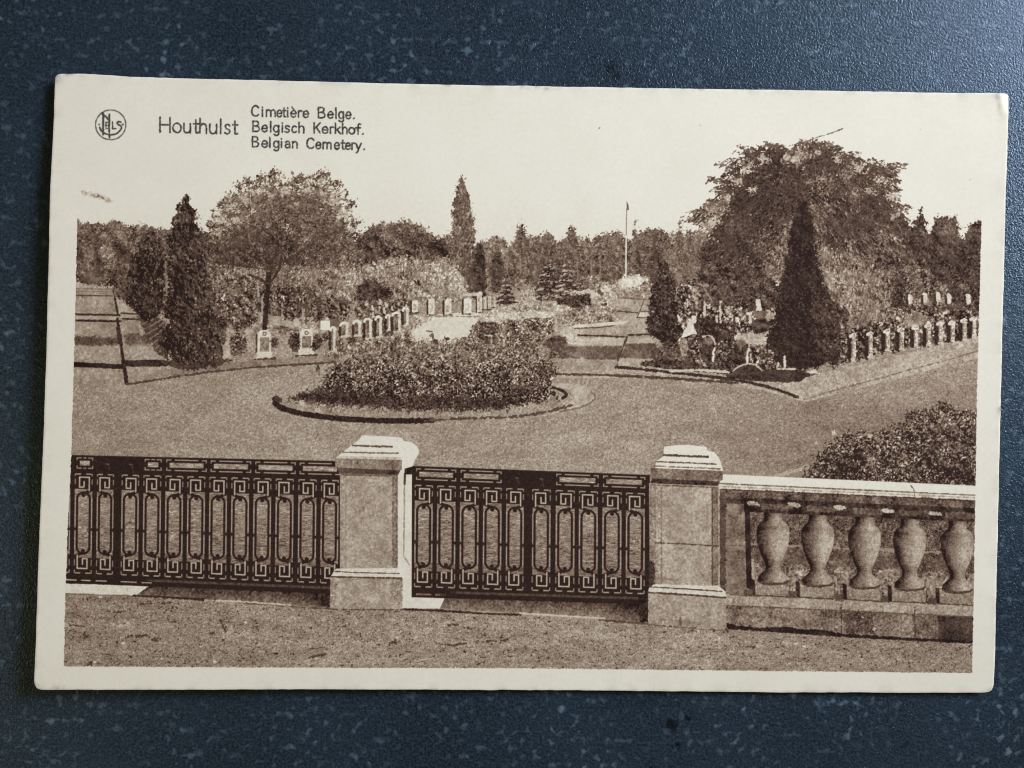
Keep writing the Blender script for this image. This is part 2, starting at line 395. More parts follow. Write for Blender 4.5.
def centre_beds():
    g = reg('flower_bed', 'pale low flower beds at the far end of the walk')
    foliage([(492, 306), (510, 298), (535, 292), (556, 289), (575, 290), (580, 300), (566, 312), (520, 316), (492, 314)], .76, g, leaf=.13, clump=.05, cs=5, edge=1.5, k=1)
    foliage([(518, 296), (530, 288), (545, 292), (544, 300), (525, 303)], .66, g, leaf=.13, clump=.05, cs=5, edge=1.3, k=2)
    foliage([(573, 286), (582, 278), (596, 276), (606, 284), (620, 280), (640, 276), (652, 282), (648, 296), (615, 298), (580, 294)], .62, g, leaf=.16, clump=.08, cs=6, edge=1.5, k=3)
    foliage([(618, 283), (626, 276), (640, 275), (642, 282), (634, 288), (620, 288)], .86, g, leaf=.1, clump=.05, cs=5, edge=1)
    foliage([(616, 292), (630, 288), (644, 290), (640, 297), (620, 297)], .58, g, leaf=.13, clump=.05, cs=4, edge=1)
    foliage([(566, 312), (590, 304), (606, 306), (618, 312), (622, 322), (600, 326), (570, 328), (555, 322)], .6, g, leaf=.17, clump=.06, cs=6, edge=1.5, k=4)
    foliage([(597, 290), (604, 284), (612, 288), (613, 300), (606, 307), (598, 302)], .8, g, leaf=.16, clump=.1, cs=4, edge=1.2, k=5)
    stroke([(599, 291), (602, 294)], 4, .38, g, rough=.8); stroke([(602, 305), (606, 304)], 2.6, .33, g, rough=.6)
    stroke([(610, 322.5), (622, 322.3)], 2, .3, g, rough=.5)
    fill(smooth([(575, 325), (600, 323), (623, 321), (624, 323.6), (600, 326.5), (576, 328)]), .9, g, grain=.03)
    stroke([(575, 328.4), (600, 327.4), (614, 325.5)], 1.3, .38, g, rough=.4)
    foliage([(567, 328), (576, 330), (577, 342), (570, 345), (562, 338)], .84, g, leaf=.09, clump=.04, cs=5, edge=1)
    h = reg('hedge', 'clipped block hedge, dark in front and pale on top')
    fill([(557, 291), (592, 290), (596, 294), (594, 297), (558, 296)], .86, h, edge=.8, grain=.06)
    foliage([(557, 295), (575, 294), (591, 294.5), (591, 305), (575, 308), (558, 304)], .3, h, leaf=.11, clump=.04, cs=4, edge=.8, sm=False)
    s = reg('shrub', 'two rounded shrubs behind the clipped hedge')
    foliage([(577, 282), (583, 278), (589, 281), (590, 288), (578, 289)], .38, s, leaf=.13, edge=.8)
    foliage([(590, 282), (596, 279), (600, 283), (599, 288), (591, 289)], .46, s, leaf=.13, edge=.8)
    for x, y0, y1, hw, t in ((548, 254, 298, 15, .34), (567, 261, 291, 11, .4), (506, 276, 306, 12, .36)):
        d = reg('fir', 'small tiered fir with pale branch tips')
        foliage([(x, y0-2), (x+hw*.3, y0+(y1-y0)*.3), (x+hw*.62, y0+(y1-y0)*.6), (x+hw, y1-2), (x+hw*.4, y1+1), (x, y1), (x-hw*.5, y1+1), (x-hw, y1-3), (x-hw*.6, y0+(y1-y0)*.58), (x-hw*.3, y0+(y1-y0)*.3)],
                t-.04, d, leaf=.24, clump=.03, cs=5, ls=3.2, an=.42, edge=1.3, k=int(x) % 5)
        for i in range(6):
            v = (i+.8)/6; yy = y0+(y1-y0)*v; hh = hw*(.15+.8*v)
            stroke([(x-hh, yy+1), (x-hh*.35, yy-.4)], 1.3, .84, d, rough=.9, op=.8); stroke([(x+hh*.3, yy), (x+hh, yy+.8)], 1.2, .78, d, rough=.9, op=.7)
            stroke([(x-hh*.8, yy+3), (x+hh*.8, yy+3.2)], 1.6, .25, d, rough=.9, op=.7)
        stroke([(x, y0-1), (x, y0+8)], 1.3, .4, d)

def right_side():
    w = reg('woodland', 'dark wood on the right behind the grave rows')
    foliage([(880, 225), (896, 214), (906, 222), (910, 232), (916, 218), (920, 210), (925, 222), (930, 232), (935, 222), (941, 216), (949, 219), (955, 216), (958, 226), (963, 238), (967, 230), (973, 224), (985, 228),
             (990, 300), (960, 306), (920, 305), (880, 300)], .30, w, leaf=.08, clump=.055, cs=8, edge=2, k=2, gy=-.0008, an=1.3)
    foliage([(900, 268), (925, 266), (950, 282), (978, 284), (985, 318), (940, 324), (890, 322)], .4, w, leaf=.15, clump=.09, cs=6, edge=2, k=3)
    for q in ([(893, 262), (902, 268), (903, 310), (893, 316), (888, 290)], [(930, 260), (956, 262), (960, 284), (938, 280)], [(965, 262), (985, 256), (985, 292), (970, 290)], [(948, 288), (958, 285), (962, 308), (950, 312)]):
        foliage(q, .28, w, leaf=.09, clump=.05, cs=5, edge=1.6)
    for x, y in ((910, 299), (925, 298), (938, 297), (949, 298.5), (968, 299)):
        fill(smooth([(x-2, y-4), (x+2, y-4), (x+2.4, y+4), (x-1.5, y+4.5)]), .9, w, grain=.06, edge=.6)
        stroke([(x-3, y-2), (x-3, y+5)], 2.4, .27, w, rough=.5)
    # planting and grass behind the front row on the right
    pl = reg('planting', 'low planting among the graves on the right')
    foliage([(690, 280), (740, 286), (785, 292), (790, 380), (760, 384), (700, 374), (660, 366), (668, 310)], .37, pl, leaf=.24, clump=.12, cs=5, ls=2.2, edge=1.5, k=1, spark=.4)
    foliage([(826, 316), (850, 312), (900, 308), (985, 312), (985, 338), (940, 344), (900, 350), (850, 362), (830, 366)], .36, pl, leaf=.22, clump=.12, cs=4, ls=2.2, edge=1.5, k=2, spark=.35)
    foliage([(905, 316), (920, 312), (926, 318), (920, 326), (906, 326)], .55, pl, leaf=.08, edge=1)
    fill(smooth([(735, 336), (750, 333), (778, 331), (772, 342), (756, 345), (738, 342)]), .76, pl, grain=.08, edge=1.2)
    fill(smooth([(764, 310), (776, 308), (776, 318), (766, 318)]), .7, pl, grain=.08, edge=1)
    foliage([(692, 326), (705, 318), (722, 322), (730, 334), (718, 342), (698, 340)], .26, pl, leaf=.09, clump=.04, cs=5, edge=1.4)
    foliage([(752, 324), (760, 318), (770, 324), (766, 333), (754, 333)], .24, pl, leaf=.06, edge=1)
    foliage([(706, 350), (724, 344), (742, 352), (752, 366), (728, 374), (706, 366)], .33, pl, leaf=.17, clump=.05, cs=5, edge=1.4, k=4)
    # the conifer by the walk
    c = reg('conifer', 'dark cone shaped conifer beside the central walk')
    foliage([(655, 348), (672, 345), (690, 352), (690, 366), (670, 368), (656, 366), (652, 358)], .33, c, leaf=.11, edge=1.4, clump=.05, cs=5)
    foliage([(663, 260), (668, 266), (671, 276), (675, 286), (676, 300), (678, 314), (677, 326), (680, 336), (672, 346), (658, 340), (648, 332), (646, 324), (649, 310), (650, 296), (653, 286), (657, 276), (659, 266)],
            .235, c, leaf=.075, clump=.05, cs=4, edge=1.4, spark=.3, k=3)
    # big tree
    t = reg('tree', 'very large spreading tree with drooping sprays of leaves')
    base = [(694, 219), (700, 211), (716, 203), (723, 193), (720, 181), (729, 169), (740, 159), (748, 151), (760, 149), (772, 148), (784, 155), (793, 153), (803, 147), (816, 144), (828, 146), (840, 150),
            (850, 158), (860, 164), (874, 170), (886, 171), (895, 170), (896, 184), (897, 198), (902, 212), (906, 228), (905, 250), (900, 270), (890, 285), (870, 300), (820, 310), (780, 300), (758, 290), (735, 292),
            (715, 284), (704, 270), (705, 252), (712, 236), (706, 228)]
    ctr = np.array([802., 222.])
    inner = [tuple(ctr+(np.array(q)-ctr)*(.9 if q[1] < 245 else 1)) for q in base]
    foliage(inner, .36, t, leaf=.15, clump=.06, cs=10, edge=2.6, hole=.5, hdep=26, k=4, lo=.19)
    foliage([(708, 216), (722, 204), (732, 188), (744, 172), (756, 162), (776, 162), (790, 170), (786, 200), (782, 240), (770, 285), (735, 290), (715, 284), (704, 270), (705, 250), (714, 232)], .32, t, leaf=.17, clump=.06, cs=9, edge=4, hole=.45, hdep=22, k=5, lo=.19, ang=2.35)
    foliage([(786, 168), (804, 156), (822, 153), (842, 161), (864, 178), (886, 181), (889, 204), (906, 230), (900, 265), (870, 290), (830, 250), (810, 220), (795, 190)], .36, t, leaf=.17, clump=.06, cs=9, edge=4, hole=.4, hdep=20, k=6, lo=.19, ang=.75)
    rr = np.random.default_rng(5)
    B = smooth(base)
    # branches of the crown, arching out from its middle and drooping at their tips
    for i in range(len(B)):
        x, y = B[i]
        if y > 276 or (y > 240 and x > 880): continue
        for j in range(2):
            f = rr.uniform(.94, 1.035)
            cx, cy = 802+rr.normal(0, 8), 205+rr.normal(0, 22)
            e = (cx+(x-cx)*f+rr.normal(0, 1), cy+(y-cy)*f+rr.normal(0, 1.5))
            L = np.hypot(e[0]-cx, e[1]-cy)
            spray(rr, (cx, cy), e, L*rr.uniform(.1, .24), t, t0=.5, n=int(L*.2)+4, tones=(.2, .36) if x < 800 else (.22, .42), droop=(.1, .7))
    # light glimpsed through the crown and pale sprays
    for i in range(190):
        x, y = rr.uniform(705, 900), rr.uniform(150, 292)
        if y > 200 and 785 < x < 825: continue
        if ID[int(y*S), int(x*S)] != t or T[int(y*S), int(x*S)] > .6: continue
        L = rr.uniform(3, 9); sgn = -1 if x < 790 else 1
        ang = rr.normal(.7, .35)
        stroke([(x, y), (x+sgn*L*np.cos(ang)*.5, y+L*np.sin(ang)*.4), (x+sgn*L*np.cos(ang), y+L*np.sin(ang))], rr.uniform(.7, 1.5), rr.uniform(.45, .62), None, rough=.6, op=.6)
    for q, tn in (([(705, 208), (720, 200), (728, 206), (716, 216)], .8), ([(742, 164), (752, 158), (756, 166), (746, 172)], .82), ([(809, 176), (824, 172), (830, 180), (818, 186)], .72), ([(790, 158), (800, 152), (806, 158), (797, 164)], .86),
                  ([(842, 172), (850, 170), (852, 178), (844, 180)], .66), ([(780, 222), (788, 216), (790, 232), (784, 238)], .66), ([(700, 222), (710, 216), (712, 226), (704, 230)], .72), ([(850, 188), (862, 186), (864, 196), (852, 198)], .58),
                  ([(728, 226), (738, 220), (740, 228), (731, 234)], .5), ([(775, 245), (783, 240), (782, 256), (776, 262)], .6), ([(766, 268), (780, 262), (778, 278), (768, 282)], .55)):
        foliage(q, tn, None, leaf=.2, clump=.05, cs=4, edge=4.5, k=2, op=.6)
    for i in range(150):      # small gaps of light
        x, y = rr.uniform(696, 900), rr.uniform(152, 285)
        if ID[int(y*S), int(x*S)] != t: continue
        stroke([(x, y), (x+rr.uniform(-1.5, 1.5), y+rr.uniform(-1, 1.6))], rr.uniform(.7, 1.5), rr.uniform(.55, .82) if x < 800 or y < 190 else rr.uniform(.5, .62), None, rough=.4, op=.75)
    # darker heart of the crown
    for q in ([(760, 190), (790, 180), (815, 192), (812, 215), (785, 225), (762, 215)], [(812, 150), (832, 154), (836, 170), (816, 176), (806, 164)], [(735, 215), (760, 220), (765, 250), (745, 265), (725, 250)], [(828, 215), (860, 210), (876, 228), (858, 244), (832, 240)],
              [(722, 262), (750, 266), (756, 284), (730, 290), (714, 280)], [(852, 200), (880, 204), (890, 222), (870, 226)]):
        foliage(q, .29, t, leaf=.09, clump=.03, cs=8, edge=7, k=6, op=.7)
    for x, y, r in ((735, 181, 4), (726, 198, 3.6), (765, 159, 3.4), (789, 159, 4), (858, 169, 4), (880, 180, 4), (893, 196, 3.4), (712, 223, 4.5), (746, 171, 3.4), (838, 160, 3), (870, 190, 3), (752, 190, 2.6), (704, 214, 3), (816, 152, 2.6), (895, 215, 3)):
        foliage(arc(x, y, r*1.5, r*.9, 0, 330, 9), .84, None, leaf=.16, clump=.02, cs=4, edge=r*.8, k=int(x) % 6, op=.8)
    for x, y in ((745, 147), (771, 143), (785, 148), (802, 142), (716, 177), (715, 200), (697, 208), (691, 218), (898, 164), (874, 163), (903, 206), (726, 164), (735, 157), (850, 152), (719, 188), (888, 167), (824, 142)):
        sg = -1 if x < 800 else 1
        for j in range(4):
            spray(rr, (x-sg*10, y+5+j), (x+sg*(3+2*j), y+rr.uniform(-2, 5)), 3, t, t0=.1, n=7, tones=(.28, .5), wid=(.9, 1.7), jit=1.2, droop=(0, .8))
    foliage([(818, 252), (836, 250), (858, 258), (880, 264), (890, 280), (892, 306), (884, 320), (860, 328), (836, 326), (826, 306)], .5, t, leaf=.15, clump=.05, cs=7, edge=4, k=8, an=1.7)
    foliage([(822, 300), (840, 306), (850, 318), (845, 330), (832, 328)], .36, t, leaf=.18, clump=.06, cs=5, edge=2, k=9, an=2)
    stroke([(841, 129.2), (834, 132), (828, 134), (818, 137), (808, 141), (800, 147)], 1.0, .52, t, rough=.35)
    stroke([(842, 129), (838, 130.6)], 1.5, .48, t, rough=.4)
    stroke([(737, 250), (737, 284)], 1.5, .4, t, op=.6)
    foliage([(700, 262), (715, 256), (735, 270), (745, 290), (738, 305), (715, 306), (700, 290)], .31, t, leaf=.11, clump=.06, cs=6, edge=2.5, k=2)
    foliage([(740, 280), (762, 276), (785, 290), (782, 305), (752, 312), (742, 300)], .3, t, leaf=.11, clump=.06, cs=6, edge=2.5, k=3)
    for x0, y0, x1, y1 in ((698, 284, 708, 286), (692, 290, 697, 300), (706, 292, 712, 300)):
        stroke([(x0, y0), (x1, y1)], 2.2, .72, t, rough=.9, op=.8)
    for x, y0, y1 in ((719, 296, 326), (734, 308, 338), (703, 298, 318)):
        stroke([(x, y0), (x-.3, y1)], 1.3, .27, t, rough=.3)
    # shade of the tall cypress and kerb
    k = reg('kerb', 'dark kerb line sweeping round the right hand lawn')
    fill([(640, 366), (700, 372), (740, 374), (790, 379), (860, 365), (985, 334), (985, 356), (900, 378), (806, 402), (768, 392), (700, 380), (620, 370)], .72, k, grain=.065, edge=.6)
    fill(smooth([(728, 371), (750, 371), (775, 369), (800, 370), (819, 373), (805, 378), (798, 382), (770, 382), (745, 380), (728, 378)]), .25, k, edge=.6, grain=.04)
    fill(smooth([(640, 364), (668, 358), (690, 363), (728, 370), (730, 375), (700, 371), (660, 368)]), .3, k, edge=1, grain=.1)
    stroke([(616, 367), (640, 369), (668, 372), (700, 375.5), (728, 379), (752, 383), (775, 389), (798, 397.5)], 3, .25, k, rough=.5, curve=True)
    stroke([(620, 375.6), (660, 377.8), (700, 380.2), (738, 383)], 2.6, .32, k, rough=.6)
    stroke([(798, 397.5), (806, 399), (830, 391.5), (870, 381), (905, 371), (940, 362), (978, 351)], 1.1, .46, k, rough=.7, op=.8, curve=True)
    stroke([(670, 371), (700, 370), (728, 372)], 2.4, .84, k, rough=.6)
    d = reg('cypress', 'near black cypress standing in front of the big tree')
    foliage([(803, 200), (810, 210), (814, 226), (815, 244), (818, 262), (822, 278), (828, 292), (834, 304), (838, 318), (841, 336), (841, 352), (836, 362), (822, 366), (806, 370), (790, 369), (776, 364),
             (774, 352), (768, 346), (767, 334), (773, 326), (775, 312), (779, 298), (782, 282), (785, 264), (788, 246), (791, 228), (796, 212)], .215, d, leaf=.035, clump=.02, cs=6, edge=1.6, k=5, spark=.14)
    foliage([(812, 290), (826, 296), (836, 312), (840, 338), (836, 356), (822, 358), (814, 330)], .27, d, leaf=.08, clump=.05, cs=5, edge=2, k=6, spark=.3, op=.8)

def stone(x0, y0, x1, y1, idn, face=.66, lit=.93):
    """a headstone seen from the walk: a pale rounded slab, its inscribed face greyer, shade at its left"""
    w = x1-x0
    stroke([(x0-w*.18, y0+2), (x0-w*.18, y1)], w*.3, .27, idn, rough=.4)
    fill([(x0, y1), (x0, y0+w*.25), (x0+w*.25, y0), (x1-w*.2, y0), (x1, y0+w*.25), (x1, y1)], lit, idn, grain=.05, patch=.02, edge=.3)
    fill([(x0+w*.2, y0+w*.7), (x1-w*.3, y0+w*.7), (x1-w*.3, y1-w*.4), (x0+w*.2, y1-w*.4)], face, idn, grain=.1, patch=.03, edge=.3, op=.8)
    stroke([(x0-1, y1+.6), (x1+1, y1+.4)], 1.2, .35, idn, rough=.6)

def graves():
    # two facing stones with a ring and a dark plate
    for x0, y0, x1, y1, nm in ((257.5, 330, 271, 358.5, 'nearest pale headstone with a ring above its plate'), (299.5, 329, 313, 355, 'second pale headstone with a ring above its plate')):
        s = reg('headstone', nm)
        stroke([(x0-1, y0+4), (x0-1.2, y1-6)], 1.4, .3, s, rough=.3)
        fill([(x0, y1-7), (x0+.4, y0+3), (x0+3, y0), (x1-3, y0), (x1-.2, y0+3), (x1-.2, y1-7), (x1+1, y1-6), (x1+1, y1), (x0-1, y1), (x0-1, y1-6)], .92, s, grain=.05, patch=.02)
        fill([(x0+2.6, y0+7.5), (x1-1.8, y0+7), (x1-1.8, y1-8), (x0+2.4, y1-8)], .55, s, grain=.09, patch=.02)
        stroke(arc((x0+x1)/2+.3, y0+3.8, 1.6, 1.6, 0, 330), 1, .4, s)
        stroke([(x0+3, y1-7.4), (x1-2, y1-7.4)], .8, .5, s); stroke([(x0-3, y1+.8), (x1+4, y1)], 1.8, .33, s, rough=.7)
    sh = reg('shrub', 'small dark shrubs between the headstones')
    for x, y, rx, ry in ((294.5, 342, 5.5, 9), (318, 341, 5, 7), (274, 342, 3, 6), (326, 336, 4, 5), (314, 346, 3, 4), (339, 345, 5, 6), (352, 342, 5, 6), (367, 339, 4, 7)):
        foliage(arc(x, y, rx, ry, 0, 330, 9), .3, sh, leaf=.13, clump=.05, cs=4, edge=1.1)
    foliage([(324, 352), (345, 344), (372, 340), (404, 334), (412, 338), (400, 346), (372, 350), (340, 358), (326, 358)], .58, sh, leaf=.2, clump=.06, cs=4, edge=1.5, k=2)
    foliage([(372, 318), (408, 308), (410, 328), (372, 336)], .36, sh, leaf=.14, clump=.05, cs=4, edge=1.2)
    foliage([(400, 318), (424, 314), (432, 318), (416, 328), (404, 336), (398, 330)], .66, sh, leaf=.13, clump=.05, cs=4, edge=1.2)
    s = reg('sign_board', 'plain white board standing among the headstones')
    stroke([(329, 324), (336, 323)], 9, .45, s, rough=.4)
    fill([(320.5, 320.5), (330, 320.5), (330, 330), (320.5, 330)], .99, s, grain=.02, patch=0)
    n = 0
    for x0, y0, x1, y1 in ((331.5, 327.5, 335.8, 351.5), (341.5, 323, 348.5, 337), (354.5, 321, 361, 336.5), (365.5, 319, 372, 339), (376.5, 317, 382, 337.5), (387, 315, 391, 331), (393.5, 313, 401, 332.5), (404, 308, 409, 326)):
        s = reg('headstone', 'one of the pale headstones receding beside the hedge')
        stroke([(x0-1.4, y0+3.5), (x0-1.4, y1-2)], 3, .25, s, rough=.5)
        fill([(x0, y0+1.5), (x1, y0+1.5), (x1, y1), (x0, y1)], .48, s, grain=.14, edge=.5)
        stroke(arc((x0+x1)/2-.8, y0+2.8, (x1-x0)*.55, 3, 185, 345, 6), 2.5, .98, s, rough=.25)
        stroke([(x1-1.4, y0+2), (x1-1.6, y1-2)], 2.7, .93, s, rough=.35, grain=.06)
        stroke([(x0+1, y0+4), (x0+1, y1-5)], 1.7, .6, s, rough=.5, op=.8)
        stroke([(x0+.5, y1-.6), (x1, y1-1)], 2, .86, s, rough=.5)
    for x, y in ((372, 306), (373, 313), (384, 309), (366, 302), (398, 302), (399, 310), (392, 307), (380, 300), (406, 304), (386, 303)):
        stroke([(x, y), (x+.6, y+3.4)], 2.2, .85, sh, rough=.8)
    for x0, y0, x1, y1 in ((412, 300, 418, 312.5), (428.5, 299, 434.5, 314.5), (444.8, 299, 451.5, 314.5), (464, 298, 471.5, 313.5), (477.2, 291.5, 481.8, 312), (483.6, 297.5, 486.2, 309), (488.2, 296.5, 490.8, 309), (493.5, 297, 495.5, 307)):
        s = reg('headstone', 'one of the pale headstones of the back row on the left')
        stone(x0, y0, x1, y1, s, face=.76)
    s = reg('wall', 'low pale wall at the end of the back row of headstones')
    fill([(463, 293.5), (482, 291.5), (482, 296), (463, 296.5)], .88, s, grain=.06, edge=.4)
    stroke([(425, 316.2), (488, 316.8)], 1.1, .5, s, rough=.6, op=.7)
    # right hand row
    for x, y0, y1 in ((853, 334, 361), (870, 332, 358), (887, 329.5, 351), (901, 328, 350), (915.5, 326, 347), (928, 324, 346), (940, 322, 344), (952, 321, 342), (964, 319, 340), (973.5, 317, 338)):
        s = reg('headstone', 'one of the headstones in the row along the right hand path')
        stroke([(x-3.6, y0+3), (x-3.4, y1-1)], 4, .22, s, rough=.5)
        stroke([(x-2.4, y0+2.4), (x, y0+.8), (x+2, y0+1.4)], 3.2, .95, s, rough=.25)
        stroke([(x+.9, y0+2), (x+.8, y1-2)], 4.2, .8, s, rough=.3, grain=.15)
        stroke([(x-1, y1-1), (x+3.4, y1+.4)], 1.8, .82, s, rough=.8)
        stroke([(x-.8, y0+5), (x-.8, y1-4)], 1, .42, s, rough=.4, op=.7)
    # left of the black cypress: statues and arched markers
    s = reg('statue', 'white statue on a base beside the cone shaped conifer')
    stroke([(693.8, 317.5), (694.3, 321)], 5, .95, s, rough=.5); stroke([(690, 320), (690.5, 328)], 3.4, .95, s, rough=.5)
    fill(smooth([(688, 322), (692, 320), (694, 327), (697, 334), (690, 335), (682, 338), (683, 332), (686, 328)]), .95, s, grain=.04, edge=.5)
    stroke([(678, 316), (679.5, 320)], 3, .9, s, rough=.6)
    fill([(680, 340), (686.5, 339), (687, 356), (681, 356)], .58, s, grain=.1, edge=.5)
    s = reg('statue', 'small pale bust on a round base under the big tree')
    stroke([(757.5, 301), (758.5, 305)], 4.6, .9, s, rough=.6); fill([(757, 304), (760, 304), (763, 311), (756, 311)], .92, s, edge=.6)
    foliage(arc(761, 315, 6, 4, 0, 330, 9), .46, s, leaf=.07, edge=.6)
    s = reg('headstone', 'small pale markers in the grass under the big tree')
    fill([(746.5, 312.5), (752, 312), (752, 323), (749, 324), (748.6, 315), (746.5, 315)], .95, s, edge=.4); stroke([(747, 316), (747, 321)], 2, .3, s)
    fill([(735.5, 317), (739, 316.5), (739.5, 322), (736, 323)], .93, s, edge=.5)
    for x, y0, y1 in ((704.5, 302, 315), (720, 302, 322), (717, 316, 322), (687, 300, 306)):
        stroke([(x, y0), (x+.4, y1)], 1.8, .84, s, rough=.8)
    for q in ([(703, 337), (708, 335.4), (713, 338), (715.5, 345), (713.5, 352), (713, 361)], [(735, 339), (741, 337), (746.5, 340), (749.4, 346), (747.4, 354), (747.2, 364)]):
        s = reg('headstone', 'arched headstone with a lit right edge near the conifer')
        foliage([(q[0][0], q[0][1]+3), (q[2][0], q[2][1]+3), (q[3][0], q[3][1]+6), (q[5][0]-2, q[5][1]), (q[0][0]-2, q[5][1]-2)], .29, s, leaf=.09, edge=.8)
        foliage(arc(q[1][0], q[1][1]+6, 5, 3.6, 0, 330, 9), .47, s, leaf=.07, edge=.5)
        stroke(q[:4], 1.7, .8, s, rough=.6, curve=True)
        stroke([(q[3][0]-.6, q[3][1]+3), q[4], q[5]], 2.3, .95, s, rough=.4)
    s = reg('grave_mound', 'dark grave mound with a pale rim')
    fill(smooth([(733, 372), (738, 367.5), (748, 364), (757, 366), (763, 371), (758, 374), (740, 375)]), .29, s, edge=.4)
    stroke([(733, 371), (739, 366.6), (748, 363.6), (756, 365.5), (762, 370.5)], 1.4, .82, s, rough=.3, curve=True)
    stroke([(784.4, 357), (785, 367)], 2.6, .9, s, rough=.5); stroke([(777, 369), (795, 368.6)], 1.6, .85, s, rough=.6); stroke([(778.5, 363), (777, 369)], 2, .8, s, rough=.5)
    fill([(804, 371.5), (815, 369.5), (820, 374), (812, 374)], .88, s, edge=.8)

def bed_and_hedge():
    b = reg('flower_bed', 'round raised bed ringed by a dark grass edge')
    fill(smooth([(276, 399), (300, 392), (340, 384), (420, 380), (500, 378), (556, 381), (586, 388), (594, 397), (584, 407), (556, 414), (520, 418), (470, 421), (400, 422), (340, 418.5), (296, 411)]), .67, b, grain=.07, edge=.6)
    stroke([(275, 399), (277, 405), (290, 411), (318, 416.2), (356, 419.6), (398, 421), (432, 420.4)], 5.6, .21, b, rough=.5, curve=True)
    fill(smooth([(540, 383), (575, 384), (592, 391), (595, 398), (588, 405), (570, 410), (548, 414), (562, 406), (574, 399), (568, 390)]), .75, b, grain=.05, edge=.6)
    stroke([(560, 411.5), (578, 408), (590, 403), (595, 397), (590, 390)], 1.5, .5, b, rough=.6, curve=True)
    stroke([(425, 420.6), (462, 418.6), (500, 417.6), (530, 414.6), (556, 409.6), (572, 405)], 2.6, .36, b, rough=1.0, curve=True)
    stroke([(276, 398), (280, 400)], 5, .3, b, rough=.7)
    fill(smooth([(288, 402), (310, 397), (340, 402), (400, 407), (480, 408), (540, 402), (566, 396), (560, 404), (500, 412), (420, 415), (340, 412), (300, 408)]), .66, b, grain=.09, edge=.8)
    stroke([(535, 385), (552, 387.4), (562, 390.5), (566.5, 394.5), (562.5, 398)], 3, .22, b, rough=.4, curve=True)
    foliage([(288, 400), (300, 393), (318, 388), (345, 392), (340, 404), (312, 404)], .36, b, leaf=.09, edge=2)
    h = reg('hedge', 'leafy hedge running back from the round bed')
    foliage([(464, 347), (470, 334), (478, 322), (490, 314), (512, 311), (535, 309), (553, 309), (556, 320), (552, 336), (545, 350), (520, 356), (480, 354)], .49, h, leaf=.24, clump=.08, cs=5, edge=1.8, k=1)
    foliage([(455, 342), (470, 336), (486, 330), (500, 336), (520, 334), (548, 336), (550, 348), (520, 356), (470, 356)], .42, h, leaf=.24, clump=.06, cs=5, edge=1.6, k=2, spark=.4, op=.8)
    foliage([(480, 322), (492, 316), (498, 328), (492, 340), (478, 338)], .34, h, leaf=.15, clump=.06, cs=5, edge=1.5, k=3)
    foliage([(478, 316), (500, 309), (530, 308), (552, 310), (550, 317), (520, 319), (485, 322)], .77, h, leaf=.14, clump=.05, cs=5, edge=1.4, k=3)
    foliage([(500, 306), (530, 303), (553, 306), (552, 312), (520, 313), (500, 312)], .66, h, leaf=.15, clump=.05, edge=1.2)
    foliage([(482, 322), (500, 314), (530, 312), (553, 313), (552, 316), (528, 317), (500, 319)], .84, h, leaf=.13, clump=.05, cs=4, edge=1)
    stroke([(485, 335), (492, 335.4)], 1.4, .84, h, rough=.4); stroke([(491.5, 336), (491.3, 345)], 1, .75, h, rough=.4); stroke([(504, 340), (504.5, 356)], 1.7, .84, h, rough=.5); stroke([(496, 334), (499, 339)], 1.3, .8, h, rough=.4)
    stroke([(555, 309), (556, 330)], 2.4, .82, h, rough=.8, op=.7)
    d = reg('shrub', 'smooth dark clipped shrub at the end of the hedge')
    foliage([(538, 352), (543, 342), (553, 335.5), (563, 336), (567.5, 341), (566, 349), (557, 356), (546, 361), (539, 359)], .36, d, leaf=.09, clump=.05, cs=6, edge=.6)
    foliage([(537, 352), (543, 345), (550, 350), (548, 359), (540, 360)], .58, d, leaf=.12, clump=.05, cs=4, edge=.8)
    stroke([(541, 345), (548, 338), (557, 334.6), (565, 336.4)], 1.2, .7, d, rough=.6, op=.8, curve=True)
    m = reg('rose_bed', 'dense leafy planting filling the round bed')
    foliage([(321, 388), (325, 376), (330, 367), (342, 361), (354, 356), (368, 353), (384, 349), (402, 349), (418, 346), (436, 348), (452, 346), (472, 348), (492, 351), (512, 350), (528, 354), (545, 358), (555, 368), (556, 378), (552, 386),
             (556, 396), (540, 402), (510, 407), (470, 410), (430, 410), (390, 408), (350, 405), (322, 402), (312, 396)], .37, m, leaf=.25, clump=.06, cs=6, ls=1.6, edge=2.6, k=5, gy=-.0036, spark=.35)
    foliage([(380, 346), (420, 341), (470, 343), (520, 352), (530, 362), (470, 362), (400, 362), (360, 360)], .45, m, leaf=.26, clump=.06, cs=6, ls=1.5, edge=3, k=6, op=.7)
    for q in ([(308, 396), (350, 390), (400, 395), (440, 396), (500, 398), (526, 400), (510, 406), (440, 410), (380, 408), (330, 404)],):
        foliage(q, .25, m, leaf=.11, clump=.04, cs=5, edge=2.4, k=7, spark=.3, op=.85)
    for x, y in ((335, 356), (362, 352), (398, 338), (407, 336), (432, 336), (436, 341), (446, 339), (377, 344), (318, 368), (340, 350), (408, 341), (394, 344)):
        foliage(arc(x, y, 2.6, 2, 0, 320, 8), .36, m, leaf=.14, edge=1)
        stroke([(x, y), (x+1.5, y+7)], 1, .4, m, rough=.4, op=.7)

